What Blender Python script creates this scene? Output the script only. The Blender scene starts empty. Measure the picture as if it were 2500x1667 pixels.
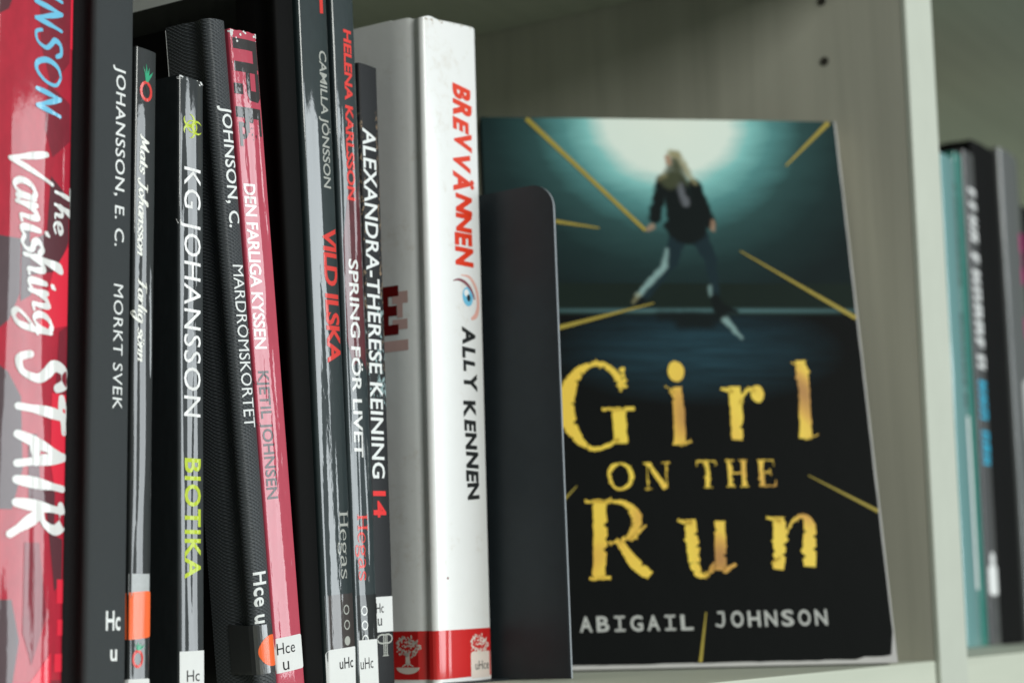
import bpy, bmesh, math, random
from mathutils import Vector, Matrix
random.seed(7)
S = 0.001                      # all geometry below is written in millimetres
scene = bpy.context.scene
C = scene.collection
R = math.radians

# ------------------------------------------------------------------ camera
EYE = Vector((0, 0, 22.5))
yaw, pitch, roll = R(58), math.atan2(661.5, 4400.0), 0.0192
fw = Vector((math.sin(yaw) * math.cos(pitch), math.cos(yaw) * math.cos(pitch), math.sin(pitch)))
r0 = Vector((math.cos(yaw), -math.sin(yaw), 0))
u0 = r0.cross(fw)
rt = r0 * math.cos(roll) - u0 * math.sin(roll)
up = r0 * math.sin(roll) + u0 * math.cos(roll)
cam = bpy.data.cameras.new('camera')
cam.sensor_width = 36.0
cam.lens = 4400.0 / 2500.0 * 36.0
cam.clip_start, cam.clip_end = 0.01, 50
cam.dof.use_dof = True
cam.dof.focus_distance = 0.53
cam.dof.aperture_fstop = 12.5
cam_ob = bpy.data.objects.new('camera', cam)
cam_ob.matrix_world = Matrix(((rt.x, up.x, -fw.x, EYE.x * S), (rt.y, up.y, -fw.y, EYE.y * S),
                              (rt.z, up.z, -fw.z, EYE.z * S), (0, 0, 0, 1)))
C.objects.link(cam_ob)
scene.camera = cam_ob

# ------------------------------------------------------------------ world and lamps
world = bpy.data.worlds.new('World')
scene.world = world
world.use_nodes = True
bg = world.node_tree.nodes['Background']
bg.inputs[0].default_value = (0.84, 1.0, 0.95, 1)
bg.inputs[1].default_value = 0.10


def lamp(name, target, az, elev, dist, w, h, power, col):
    """large soft window-like lamp aimed at a point; az measured from -Y towards +X"""
    d = Vector((math.sin(R(az)) * math.cos(R(elev)), -math.cos(R(az)) * math.cos(R(elev)), math.sin(R(elev))))
    l = bpy.data.lights.new(name, 'AREA')
    l.shape = 'RECTANGLE'
    l.size, l.size_y = w, h
    l.energy = power
    l.color = col
    o = bpy.data.objects.new(name, l)
    o.location = Vector(target) * S + d * dist
    o.rotation_euler = d.to_track_quat('Z', 'Y').to_euler()
    C.objects.link(o)
    return o


lamp('window_light', (420, 330, 110), 34.5, 5.5, 2.5, 1.36, 1.05, 29, (0.93, 1.0, 1.03))
lamp('room_light', (600, 400, 150), -15, 23, 3.2, 1.5, 1.3, 74, (0.98, 1.0, 0.95))

scene.view_settings.view_transform = 'Standard'
scene.view_settings.look = 'None'
scene.view_settings.exposure = 0
scene.view_settings.gamma = 1
scene.view_settings.use_curve_mapping = False
scene.cycles.max_bounces = 8
scene.cycles.use_denoising = True


# ------------------------------------------------------------------ materials
def new_mat(name):
    m = bpy.data.materials.new(name)
    m.use_nodes = True
    nt = m.node_tree
    return m, nt, nt.nodes['Principled BSDF']


def nd(nt, t, **kw):
    n = nt.nodes.new(t)
    for k, v in kw.items():
        if isinstance(k, str) and hasattr(n, k):
            setattr(n, k, v)
    return n


def math_node(nt, op, a, b=None, clamp=False):
    n = nt.nodes.new('ShaderNodeMath')
    n.operation = op
    n.use_clamp = clamp
    for i, v in enumerate((a, b)):
        if v is None:
            continue
        if isinstance(v, (int, float)):
            n.inputs[i].default_value = v
        else:
            nt.links.new(v, n.inputs[i])
    return n.outputs[0]


def noise(nt, scale, detail=2.0, rough=0.5, stretch=(1, 1, 1), offset=(0, 0, 0), distort=0.0):
    tc = nt.nodes.new('ShaderNodeTexCoord')
    mp = nt.nodes.new('ShaderNodeMapping')
    mp.inputs['Scale'].default_value = stretch
    mp.inputs['Location'].default_value = offset
    nt.links.new(tc.outputs['Object'], mp.inputs[0])
    n = nt.nodes.new('ShaderNodeTexNoise')
    n.inputs['Scale'].default_value = scale
    n.inputs['Detail'].default_value = detail
    n.inputs['Roughness'].default_value = rough
    n.inputs['Distortion'].default_value = distort
    nt.links.new(mp.outputs[0], n.inputs['Vector'])
    return n.outputs['Fac']


def ramp(nt, fac, stops):
    n = nt.nodes.new('ShaderNodeValToRGB')
    e = n.color_ramp.elements
    while len(e) < len(stops):
        e.new(0.5)
    for el, (p, c) in zip(e, stops):
        el.position = p
        el.color = (*c, 1) if len(c) == 3 else c
    nt.links.new(fac, n.inputs[0])
    return n.outputs[0]


def mix_col(nt, fac, a, b):
    n = nt.nodes.new('ShaderNodeMix')
    n.data_type = 'RGBA'
    for sock, v in ((n.inputs[0], fac), (n.inputs[6], a), (n.inputs[7], b)):
        if isinstance(v, (int, float)):
            sock.default_value = v
        elif isinstance(v, tuple):
            sock.default_value = (*v, 1)
        else:
            nt.links.new(v, sock)
    return n.outputs[2]


def add_bump(nt, bsdf, h, dist, strength=1.0, socket='Normal', chain=None):
    b = nt.nodes.new('ShaderNodeBump')
    b.inputs['Strength'].default_value = strength
    b.inputs['Distance'].default_value = dist
    nt.links.new(h, b.inputs['Height'])
    if chain:
        nt.links.new(chain, b.inputs['Normal'])
    nt.links.new(b.outputs[0], bsdf.inputs[socket])
    return b.outputs[0]


def film_bump(nt, bsdf, amount, offset, crinkle=0.03, scale=300, zs=0.065):
    """gently buckled clear library film: long waves along the height, some short crinkles"""
    a = noise(nt, scale, 1.0, 0.4, (1.0, 1.0, zs), offset)
    b = noise(nt, 700, 2.0, 0.55, (1.0, 1.0, 0.35), offset)
    h = math_node(nt, 'ADD', a, math_node(nt, 'MULTIPLY', b, crinkle))
    add_bump(nt, bsdf, h, amount * S, 1.0, 'Coat Normal')


def film_mat(name, col, amount=1.0, offset=(0, 0, 0), ior=1.55, rough=0.03, vary=0.0, weight=1.0, crinkle=0.03, scale=300, zs=0.065):
    m, nt, b = new_mat(name)
    if vary:
        f = noise(nt, 400, 3, 0.6, (1, 1, 0.5), offset)
        c = mix_col(nt, f, tuple(x * (1 - vary) for x in col), tuple(min(1, x * (1 + vary)) for x in col))
        nt.links.new(c, b.inputs['Base Color'])
    else:
        b.inputs['Base Color'].default_value = (*col, 1)
    b.inputs['Roughness'].default_value = 0.45
    b.inputs['Specular IOR Level'].default_value = 0.2
    b.inputs['Coat Weight'].default_value = weight
    b.inputs['Coat Roughness'].default_value = rough
    b.inputs['Coat IOR'].default_value = ior
    film_bump(nt, b, amount, offset, crinkle, scale, zs)
    return m


def plain(name, col, rough=0.5, spec=0.3, vary=0.06, scale=300, bump=0.0):
    m, nt, b = new_mat(name)
    f = noise(nt, scale, 4, 0.6)
    c = mix_col(nt, f, tuple(x * (1 - vary) for x in col), tuple(min(1, x * (1 + vary)) for x in col))
    nt.links.new(c, b.inputs['Base Color'])
    b.inputs['Roughness'].default_value = rough
    b.inputs['Specular IOR Level'].default_value = spec
    if bump:
        add_bump(nt, b, noise(nt, scale * 4, 3, 0.6), bump * S)
    return m


def cloth_mat(name, col, cell=1.0, depth=0.25, spec=0.35, rough=0.5, hi=2.0):
    """woven book cloth: over-under threads in two directions"""
    m, nt, b = new_mat(name)
    tc = nt.nodes.new('ShaderNodeTexCoord')
    sp = nt.nodes.new('ShaderNodeSeparateXYZ')
    nt.links.new(tc.outputs['Object'], sp.inputs[0])
    wob = noise(nt, 500, 2, 0.5)
    k = 2 * math.pi / (cell * S)
    x = math_node(nt, 'ADD', math_node(nt, 'MULTIPLY', math_node(nt, 'ADD', sp.outputs[0], sp.outputs[1]), k), math_node(nt, 'MULTIPLY', wob, 0.9))
    z = math_node(nt, 'ADD', math_node(nt, 'MULTIPLY', sp.outputs[2], k * 1.7), math_node(nt, 'MULTIPLY', wob, 0.9))
    w = math_node(nt, 'MULTIPLY', math_node(nt, 'SINE', x), math_node(nt, 'SINE', z))
    w2 = math_node(nt, 'MULTIPLY', math_node(nt, 'SINE', math_node(nt, 'MULTIPLY', x, 2.0)),
                   math_node(nt, 'SINE', math_node(nt, 'MULTIPLY', z, 2.0)))
    h = math_node(nt, 'ADD', math_node(nt, 'MULTIPLY', math_node(nt, 'ADD', w, math_node(nt, 'MULTIPLY', w2, 0.4)), 0.35), 0.5, True)
    fib = noise(nt, 2500, 2, 0.6)
    h2 = math_node(nt, 'ADD', h, math_node(nt, 'MULTIPLY', fib, 0.35))
    c = mix_col(nt, h2, tuple(v * 0.55 for v in col), tuple(v * hi for v in col))
    nt.links.new(c, b.inputs['Base Color'])
    b.inputs['Roughness'].default_value = rough
    b.inputs['Specular IOR Level'].default_value = spec
    add_bump(nt, b, h2, depth * S)
    return m


def wood_mat(name, a, b_, scale=60, stretch=(1, 1, 0.06), rough=0.5, offset=(0, 0, 0)):
    m, nt, b = new_mat(name)
    f = noise(nt, scale, 5, 0.6, stretch, offset, 0.9)
    g = noise(nt, scale * 6, 3, 0.6, (stretch[0], stretch[1], stretch[2] * 0.5), offset)
    k = math_node(nt, 'ADD', math_node(nt, 'MULTIPLY', f, 0.75), math_node(nt, 'MULTIPLY', g, 0.25))
    c = ramp(nt, k, [(0.35, a), (0.65, b_)])
    nt.links.new(c, b.inputs['Base Color'])
    b.inputs['Roughness'].default_value = rough
    b.inputs['Specular IOR Level'].default_value = 0.3
    add_bump(nt, b, k, 0.05 * S)
    return m


M = {}
M['laminate'] = wood_mat('wood_laminate', (0.43, 0.42, 0.35), (0.55, 0.535, 0.45), 30, (1, 1, 0.06))
M['edge'] = plain('edge_band', (0.52, 0.55, 0.475), 0.45, 0.3, 0.07, 45, 0.02)
M['shelf'] = wood_mat('shelf_board', (0.50, 0.53, 0.44), (0.57, 0.60, 0.50), 40, (0.05, 1, 1))
M['back'] = plain('back_panel', (0.56, 0.60, 0.50), 0.6, 0.2, 0.04, 30)
M['hole'] = plain('hole_dark', (0.05, 0.046, 0.038), 0.8, 0.1)
M['paper'] = plain('page_paper', (0.62, 0.58, 0.48), 0.8, 0.1, 0.08, 200)
M['white_ink'] = plain('white_ink', (0.80, 0.82, 0.82), 0.5, 0.2, 0.05)
M['black_cloth'] = cloth_mat('black_cloth', (0.040, 0.045, 0.048), 0.75, 0.10, 0.15, 0.6, 1.5)
M['coarse_cloth'] = cloth_mat('coarse_black_cloth', (0.017, 0.019, 0.021), 1.8, 0.34, 0.40, 0.45, 4.2)
M['black_board'] = plain('black_board', (0.004, 0.004, 0.004), 0.6, 0.06)
M['black_film'] = film_mat('black_film', (0.003, 0.003, 0.003), 0.15, (3, 1, 2), 1.2, 0.12)
M['metal'] = plain('bookend_metal', (0.021, 0.028, 0.033), 0.42, 0.3, 0.22, 140, 0.02)
M['edge_glint'] = plain('bookend_edge_glint', (0.30, 0.33, 0.36), 0.4, 0.5)  # paler than the plate: edge highlight put into the colour
M['label'] = plain('label_paper', (0.74, 0.75, 0.75), 0.6, 0.2, 0.03)
M['label_ink'] = plain('label_ink', (0.02, 0.02, 0.022), 0.6, 0.2)
M['orange'] = film_mat('orange_sticker', (0.95, 0.14, 0.025), 0.2, (0, 0, 0), 1.45, 0.2)
M['white_cover'] = None


# ------------------------------------------------------------------ mesh helpers
def link(name, bm, mats, parent=None, smooth=False):
    me = bpy.data.meshes.new(name)
    for v in bm.verts:
        v.co *= S
    bm.to_mesh(me)
    bm.free()
    if not isinstance(mats, (list, tuple)):
        mats = [mats]
    for m in mats:
        me.materials.append(m)
    if smooth:
        for p in me.polygons:
            p.use_smooth = True
    o = bpy.data.objects.new(name, me)
    C.objects.link(o)
    if parent:
        o.parent = parent
    return o


def tag(o, label, cat, group=None):
    o['label'] = label
    o['category'] = cat
    if group:
        o['group'] = group


def thing(name, label, cat, loc=(0, 0, 0), rot=(0, 0, 0), group=None):
    o = bpy.data.objects.new(name, None)
    o.empty_display_size = 0.02
    o.location = Vector(loc) * S
    o.rotation_euler = rot
    C.objects.link(o)
    tag(o, label, cat, group)
    return o


def box(bm, x0, x1, y0, y1, z0, z1, bevel=0.0):
    vs = [bm.verts.new((x, y, z)) for x in (x0, x1) for y in (y0, y1) for z in (z0, z1)]
    q = [(0, 1, 3, 2), (4, 6, 7, 5), (0, 4, 5, 1), (2, 3, 7, 6), (0, 2, 6, 4), (1, 5, 7, 3)]
    fs = [bm.faces.new([vs[i] for i in f]) for f in q]
    if bevel:
        es = list({e for f in fs for e in f.edges})
        bmesh.ops.bevel(bm, geom=es, offset=bevel, segments=2, affect='EDGES', profile=0.6)
    return bm


def box_ob(name, mat, parent, *a, bevel=0.0):
    bm = bmesh.new()
    box(bm, *a, bevel=bevel)
    bmesh.ops.recalc_face_normals(bm, faces=bm.faces)
    return link(name, bm, mat, parent)


def sheet(name, prof, thick, z0, ztop, mat, parent, nz=1, jitter=None):
    """thick sheet following a cross-section (x, y) polyline, extruded up to ztop(i, x, y)"""
    n = len(prof)
    P = [Vector((p[0], p[1])) for p in prof]
    inner = []
    for i in range(n):
        a = P[max(0, i - 1)]
        b = P[min(n - 1, i + 1)]
        t = (b - a).normalized()
        inner.append(P[i] + Vector((-t.y, t.x)) * thick)     # to the left of travel
    bm = bmesh.new()

    def top(i, p):
        return ztop(i, p.x, p.y) if callable(ztop) else ztop
    grid = {}
    for side, L in (('o', P), ('i', inner)):
        for i in range(n):
            for k in range(nz + 1):
                f = k / nz
                zt = top(i, P[i])
                grid[side, i, k] = bm.verts.new((L[i].x, L[i].y, z0 + (zt - z0) * f))
    sm = []
    for side in 'oi':
        for i in range(n - 1):
            for k in range(nz):
                f = bm.faces.new((grid[side, i, k], grid[side, i + 1, k], grid[side, i + 1, k + 1], grid[side, i, k + 1]))
                f.smooth = True
    # rims with their own vertices so shading stays crisp
    def rim(keys):
        a = [bm.verts.new(grid['o', *k].co) for k in keys]
        b = [bm.verts.new(grid['i', *k].co) for k in keys]
        for j in range(len(keys) - 1):
            bm.faces.new((a[j], a[j + 1], b[j + 1], b[j]))
    rim([(i, nz) for i in range(n)])
    rim([(i, 0) for i in range(n)])
    rim([(0, k) for k in range(nz + 1)])
    rim([(n - 1, k) for k in range(nz + 1)])
    bmesh.ops.recalc_face_normals(bm, faces=[f for f in bm.faces])
    return link(name, bm, mat, parent)


def arc(cx, cy, r, a0, a1, n):
    return [(cx + r * math.cos(R(a0 + (a1 - a0) * i / n)), cy + r * math.sin(R(a0 + (a1 - a0) * i / n))) for i in range(n + 1)]


class Spine:
    """surface of a spine: front face bulging by `bulge` towards -y, rounded corners of radius r, flanks beyond"""
    def __init__(s, t, bulge, r, skew=0.0, fold=0.0):
        s.t, s.b, s.r, s.k, s.f = t, bulge, r, skew, fold

    def pt(s, x):
        r = s.r
        if x < 0:
            return (-0.0, r - 0 + (-x))
        if x > s.t:
            return (s.t, r + (x - s.t))
        if x < r:
            return (x, r - math.sqrt(max(0, r * r - (r - x) ** 2)) + s.off(r) * (x / r))
        if x > s.t - r:
            q = s.t - x
            return (x, r - math.sqrt(max(0, r * r - (r - q) ** 2)) + s.off(s.t - r) * (q / r))
        return (x, s.off(x))

    def off(s, x):
        q = 2 * x / s.t - 1
        return -s.b * (1 - q * q) + s.k * q * q * q + s.f * s.t * 0.5 * (math.sqrt((q - 0.08) ** 2 + 0.004) - 1)

    def profile(s, depth, n=18):
        xs = [0.0] + [s.r * (1 - math.cos(R(90 * i / 6))) for i in range(1, 7)]
        xs += [s.r + (s.t - 2 * s.r) * i / n for i in range(1, n)]
        xs += [s.t - s.r * (1 - math.cos(R(90 * i / 6))) for i in range(6, -1, -1)]
        p = [(0, depth), (0, s.r + 3), (0, s.r + 0.8)] + [s.pt(x) for x in xs] + [(s.t, s.r + 0.8), (s.t, s.r + 3), (s.t, depth)]
        out = [p[0]]
        for q in p[1:]:
            if abs(q[0] - out[-1][0]) + abs(q[1] - out[-1][1]) > 1e-4:
                out.append(q)
        return out


# ---- flat lettering: everything is a list of polygons in (u, v), later laid on a surface
def font_polys(body, bold=0.0, shear=0.0, spacing=1.0, upper_h=None):
    cu = bpy.data.curves.new('lettering', 'FONT')
    cu.body = body
    cu.size = 1.0
    cu.offset = bold
    cu.shear = shear
    cu.space_character = spacing
    cu.resolution_u = 3
    o = bpy.data.objects.new('lettering', cu)
    C.objects.link(o)
    dg = bpy.context.evaluated_depsgraph_get()
    me = bpy.data.meshes.new_from_object(o.evaluated_get(dg))
    vs = [(v.co.x, v.co.y) for v in me.vertices]
    ps = [[vs[i] for i in p.vertices] for p in me.polygons]
    bpy.data.objects.remove(o)
    bpy.data.meshes.remove(me)
    bpy.data.curves.remove(cu)
    return ps


_capH = {}


def cap_height(bold):
    if bold not in _capH:
        p = font_polys('H', bold)
        _capH[bold] = (min(v[1] for q in p for v in q), max(v[1] for q in p for v in q))
    return _capH[bold]


def bounds(ps):
    xs = [v[0] for p in ps for v in p]
    ys = [v[1] for p in ps for v in p]
    return min(xs), max(xs), min(ys), max(ys)


def catmull(pts, n=8, closed=False):
    out = []
    m = len(pts)
    rng = range(m) if closed else range(m - 1)
    for i in rng:
        if closed:
            p = [pts[(i + k) % m] for k in (-1, 0, 1, 2)]
        else:
            p = [pts[max(0, i - 1)], pts[i], pts[i + 1], pts[min(m - 1, i + 2)]]
        for j in range(n):
            t = j / n
            out.append(tuple(0.5 * (2 * b + (-a + c) * t + (2 * a - 5 * b + 4 * c - d) * t * t + (-a + 3 * b - 3 * c + d) * t ** 3)
                             for a, b, c, d in zip(*p)))
    out.append(tuple(pts[0] if closed else pts[-1]))
    return out


def ribbon(pts, rough=0.0, rng=random, ends=True):
    """pts = [(x, y, width)] -> quads; rough makes torn edges"""
    n = len(pts)
    L, Q = [], []
    for i, (x, y, w) in enumerate(pts):
        a = pts[max(0, i - 1)]
        b = pts[min(n - 1, i + 1)]
        dx, dy = b[0] - a[0], b[1] - a[1]
        l = math.hypot(dx, dy) or 1
        nx, ny = -dy / l, dx / l
        j1 = j2 = 0
        if rough:
            j1 = rough * (rng.choice((-1.3, -0.8, 0.9)) if rng.random() < 0.10 else rng.uniform(-0.22, 0.22))
            j2 = rough * (rng.choice((-1.3, -0.8, 0.9)) if rng.random() < 0.10 else rng.uniform(-0.22, 0.22))
        L.append((x + nx * max(0.004, w / 2 + j1), y + ny * max(0.004, w / 2 + j1)))
        Q.append((x - nx * max(0.004, w / 2 + j2), y - ny * max(0.004, w / 2 + j2)))
    out = []
    for i in range(n - 1):
        out.append([Q[i], Q[i + 1], L[i + 1], L[i]])
    if ends and not rough:
        for (x, y, w), s in ((pts[0], 1), (pts[-1], 1)):
            if w > 0.03:
                out.append([(x + w / 2 * math.cos(2 * math.pi * k / 12), y + w / 2 * math.sin(2 * math.pi * k / 12)) for k in range(12)])
    return out


def disc(cx, cy, rx, ry=None, n=24):
    ry = ry or rx
    return [(cx + rx * math.cos(2 * math.pi * k / n), cy + ry * math.sin(2 * math.pi * k / n)) for k in range(n)]


def ring(cx, cy, rx, ry, w, a0=0, a1=360, n=32, taper=False):
    pts = []
    for i in range(n + 1):
        t = i / n
        a = R(a0 + (a1 - a0) * t)
        ww = w * (math.sin(math.pi * t) ** 0.7 if taper else 1)
        pts.append((cx + rx * math.cos(a), cy + ry * math.sin(a), max(ww, w * 0.06)))
    return ribbon(pts, ends=False)


# handwritten / brush letters: 'c' smooth stroke, 'l' straight stroke; coordinates cap height 1, x-height .5
BR = {
    'V': (0.72, ['l .02 1.02 .30 .0', 'l .30 .0 .70 1.08']),
    'a': (0.52, ['c .43 .44 .28 .53 .10 .40 .05 .16 .18 .0 .33 .1 .43 .44', 'c .44 .48 .40 .2 .43 .03 .54 .07']),
    'n': (0.52, ['c .06 .50 .08 .25 .04 .0', 'c .05 .15 .18 .42 .33 .50 .37 .3 .35 .06 .48 .05']),
    'i': (0.28, ['c .12 .5 .09 .12 .17 .01 .27 .07', 'l .14 .70 .19 .77']),
    's': (0.42, ['c .38 .42 .25 .53 .10 .43 .15 .30 .30 .22 .32 .08 .18 -.02 .03 .06']),
    'h': (0.52, ['c .03 .3 .24 .95 .22 1.08 .13 1.0 .08 .5 .03 .0', 'c .05 .15 .18 .44 .32 .48 .36 .28 .35 .06 .47 .05']),
    'g': (0.52, ['c .43 .44 .28 .53 .10 .40 .06 .16 .18 .02 .33 .12 .43 .44', 'c .44 .48 .42 .0 .34 -.40 .14 -.52 .02 -.38 .25 -.12 .52 .06']),
    't': (0.36, ['c .20 .85 .15 .3 .18 .02 .32 .06', 'l .03 .52 .36 .56']),
    'e': (0.42, ['c .06 .22 .28 .28 .36 .40 .24 .52 .08 .40 .06 .14 .20 -.01 .40 .12']),
    'r': (0.40, ['c .08 .50 .10 .25 .06 .0', 'c .08 .25 .2 .46 .36 .46']),
    'l': (0.26, ['c .20 1.02 .12 .5 .12 .06 .26 .06']),
    'o': (0.50, ['c .28 .51 .10 .42 .06 .18 .20 .0 .38 .12 .42 .36 .28 .51']),
    'ö': (0.50, ['c .28 .51 .10 .42 .06 .18 .20 .0 .38 .12 .42 .36 .28 .51', 'l .15 .68 .17 .72', 'l .34 .68 .36 .72']),
    'M': (0.95, ['c .02 .02 .14 .1 .22 .98', 'l .22 .98 .40 .15', 'l .40 .15 .74 1.0', 'c .74 1.0 .70 .3 .78 .02 .92 .08']),
    'J': (0.55, ['c .12 .95 .30 1.0 .55 .96', 'c .40 .97 .36 .4 .26 -.08 .10 -.14 .02 .05']),
    'F': (0.62, ['c .10 .90 .30 1.0 .68 .97', 'c .36 .97 .30 .4 .20 .02 .08 .02', 'l .18 .52 .50 .55']),
    'T': (0.60, ['l .02 .92 .66 1.0', 'c .36 .97 .30 .5 .26 .0']),
    'S': (0.62, ['c .60 .80 .48 .99 .25 .95 .18 .72 .34 .55 .46 .36 .36 .06 .12 .0 .02 .20']),
    'A': (0.66, ['l .04 .0 .40 1.0', 'l .40 1.0 .58 .0', 'l .16 .34 .54 .36']),
    'I': (0.28, ['l .08 .0 .20 1.0']),
    'R': (0.66, ['l .08 .0 .20 1.0', 'c .10 .96 .40 1.04 .56 .82 .42 .55 .14 .48', 'l .26 .48 .66 -.10']),
    'N': (0.66, ['l .06 .0 .16 1.0', 'l .16 1.0 .50 .0', 'l .50 .0 .62 1.0']),
    'O': (0.74, ['c .40 1.0 .16 .84 .06 .42 .20 .04 .42 .02 .64 .34 .66 .78 .40 1.0']),
    ' ': (0.34, []),
}


def brush_polys(body, w=0.12, contrast=0.0, pen=40, shear=0.0, taper=True, gap=0.0, rng=None):
    out, x = [], 0.0
    for ch in body:
        adv, strokes = BR[ch]
        for st in strokes:
            kind, *v = st.split()
            v = [float(q) for q in v]
            p = [(v[i], v[i + 1]) for i in range(0, len(v), 2)]
            if kind == 'c':
                p = catmull(p, 7)
            else:
                (a, b) = p
                p = [(a[0] + (b[0] - a[0]) * k / 8, a[1] + (b[1] - a[1]) * k / 8) for k in range(9)]
            pts = []
            for i, (px, py) in enumerate(p):
                a, b = p[max(0, i - 1)], p[min(len(p) - 1, i + 1)]
                ang = math.atan2(b[1] - a[1], b[0] - a[0])
                ww = w * (1 - contrast + contrast * abs(math.sin(ang - R(pen))) * 1.5)
                t = i / (len(p) - 1)
                if taper:
                    ww *= 0.62 + 0.38 * math.sin(math.pi * min(1, t * 1.25 + 0.1))
                pts.append((x + px + shear * py, py, ww))
            out += ribbon(pts)
        x += adv + gap
    return out


def pline(pts, n=6):
    """polyline with widths subdivided for torn edges"""
    out = []
    for a, b in zip(pts[:-1], pts[1:]):
        for k in range(n):
            out.append(tuple(p + (q - p) * k / n for p, q in zip(a, b)))
    out.append(pts[-1])
    return out


def lay(name, polys, mapf, mat, parent, lift, cuts=0, smooth=False):
    """lay flat polygons on a surface: mapf(u, v, lift) -> xyz; every overlapping stroke gets its own tiny step"""
    bm = bmesh.new()
    for i, p in enumerate(polys):
        pts = list(p)
        vs = [bm.verts.new((q[0], q[1], 0)) for q in pts]
        try:
            bm.faces.new(vs)
        except ValueError:
            pass
    if cuts:
        us = [v.co.x for v in bm.verts]
        lo, hi = min(us), max(us)
        for k in range(1, cuts):
            g = list(bm.verts) + list(bm.edges) + list(bm.faces)
            bmesh.ops.bisect_plane(bm, geom=g, plane_co=(lo + (hi - lo) * k / cuts, 0, 0), plane_no=(1, 0, 0), dist=1e-6)
    for v in bm.verts:
        v.co = mapf(v.co.x, v.co.y, lift)
    # steps so that crossing strokes never share a plane
    bm.faces.ensure_lookup_table()
    bm.normal_update()
    flip = [f for f in bm.faces if f.normal.y > 0]
    bmesh.ops.reverse_faces(bm, faces=flip)
    return link(name, bm, mat, parent, smooth)


def step_polys(polys):
    return polys


class Book:
    """local frame: x across the spine, y into the shelf, z up; spine face at y = 0"""
    def __init__(s, name, label, X, Y, lean, t, H, D, group='books standing in the left bay', bulge=0.0, r=0.8, skew=0.0, cat='book', yawr=0.0, fold=0.0):
        s.root = thing(name, label, cat, (X, Y, 0), (0, -R(lean), yawr), group)
        s.t, s.H, s.D = t, H, D
        s.sp = Spine(t, bulge, r, skew, fold)

    def surf(s, x, z, lift):
        a = s.sp.pt(x)
        e = 0.02
        p, q = s.sp.pt(x - e), s.sp.pt(x + e)
        tx, ty = q[0] - p[0], q[1] - p[1]
        l = math.hypot(tx, ty) or 1
        return Vector((a[0] + ty / l * lift, a[1] - tx / l * lift, z))

    def cover(s, mat, ztop=None, z0=0.3, thick=0.35, n=18, name='cover', nz=1):
        return sheet(name, s.sp.profile(s.D, n), thick, z0, ztop or s.H, mat, s.root, nz)

    def pages(s, inset=0.5, top=0.8, front=1.0, mat=None):
        return box_ob('page_block', mat or M['paper'], s.root, inset, s.t - inset, front + s.sp.r, s.D - 0.8, 0.6 + top, s.H - top)

    def hard(s, spine_mat, board_mat, back_mat=None, joint=6.0, board=2.2, ztop=None, over=0.0, wrap=False):
        """cased book: cloth spine with joints, two boards, pages"""
        xs = [s.sp.r * (1 - math.cos(R(90 * i / 6))) for i in range(0, 7)]
        xs += [s.sp.r + (s.t - 2 * s.sp.r) * i / 20 for i in range(1, 20)]
        xs += [s.t - s.sp.r * (1 - math.cos(R(90 * i / 6))) for i in range(6, -1, -1)]
        r = s.sp.r
        left = [(over, r + joint + 8), (over, r + joint + 1.5), (0.5, r + joint), (1.0, r + joint * 0.7), (0.9, r + joint * 0.5), (0.35, r + joint * 0.22), (0.05, r + 0.6)]
        if wrap:
            left.insert(0, (over, s.D))
        right = [(s.t - x, y) for x, y in reversed(left)]
        prof = left + [s.sp.pt(x) for x in xs] + right
        o = sheet('spine', prof, 0.5, 0.2, ztop or s.H, spine_mat, s.root)
        wo = 0.6 if wrap else 0.15
        box_ob('front_board', board_mat, s.root, wo, board, r + joint + 7.8, s.D, 0.2, s.H - 0.3, bevel=0.3)
        box_ob('back_board', back_mat or board_mat, s.root, s.t - board, s.t - wo, r + joint + 7.8, s.D, 0.2, s.H - 0.3, bevel=0.3)
        box_ob('page_block', M['paper'], s.root, board + 0.1, s.t - board - 0.1, r + 1.5, s.D - 3, 3.0, s.H - 3.2)
        return o

    # -- writing running down the spine: base/cap = (at start, at end), z = (start, end)
    def down(s, name, polys, base, cap, z, mat, lift=0.07, capspan=None, cuts=5, parent=None):
        x0, x1, y0, y1 = bounds(polys)
        c0, c1 = capspan or (y0, y1)
        b0, b1 = base
        k0, k1 = cap
        out = []
        for i, p in enumerate(polys):
            q = []
            for (u, v) in p:
                t = (u - x0) / (x1 - x0)
                lo = b0 + (b1 - b0) * t
                hi = k0 + (k1 - k0) * t
                f = (v - c0) / (c1 - c0)
                q.append((lo + (hi - lo) * f, z[0] + (z[1] - z[0]) * t))
            out.append(q)
        return lay(name, out, s.surf, mat, parent or s.root, lift, cuts)

    def text_down(s, name, body, base, cap, z, mat, bold=0.0, shear=0.0, spacing=1.0, lift=0.07, parent=None):
        return s.down(name, font_polys(body, bold, shear, spacing), base, cap, z, mat, lift, cap_height(bold), 5, parent)

    # -- upright writing (reads across the spine)
    def across(s, name, polys, x, z, mat, lift=0.07, parent=None, cuts=4, capspan=None):
        x0, x1, y0, y1 = bounds(polys)
        if capspan:
            y0, y1 = capspan
        out = [[(x[0] + (x[1] - x[0]) * (u - x0) / (x1 - x0), z[0] + (z[1] - z[0]) * (v - y0) / (y1 - y0)) for (u, v) in p] for p in polys]
        return lay(name, out, s.surf, mat, parent or s.root, lift, cuts)

    def patch(s, name, poly, mat, lift=0.04, parent=None, cuts=10):
        return lay(name, [poly], s.surf, mat, parent or s.root, lift, cuts)


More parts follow.
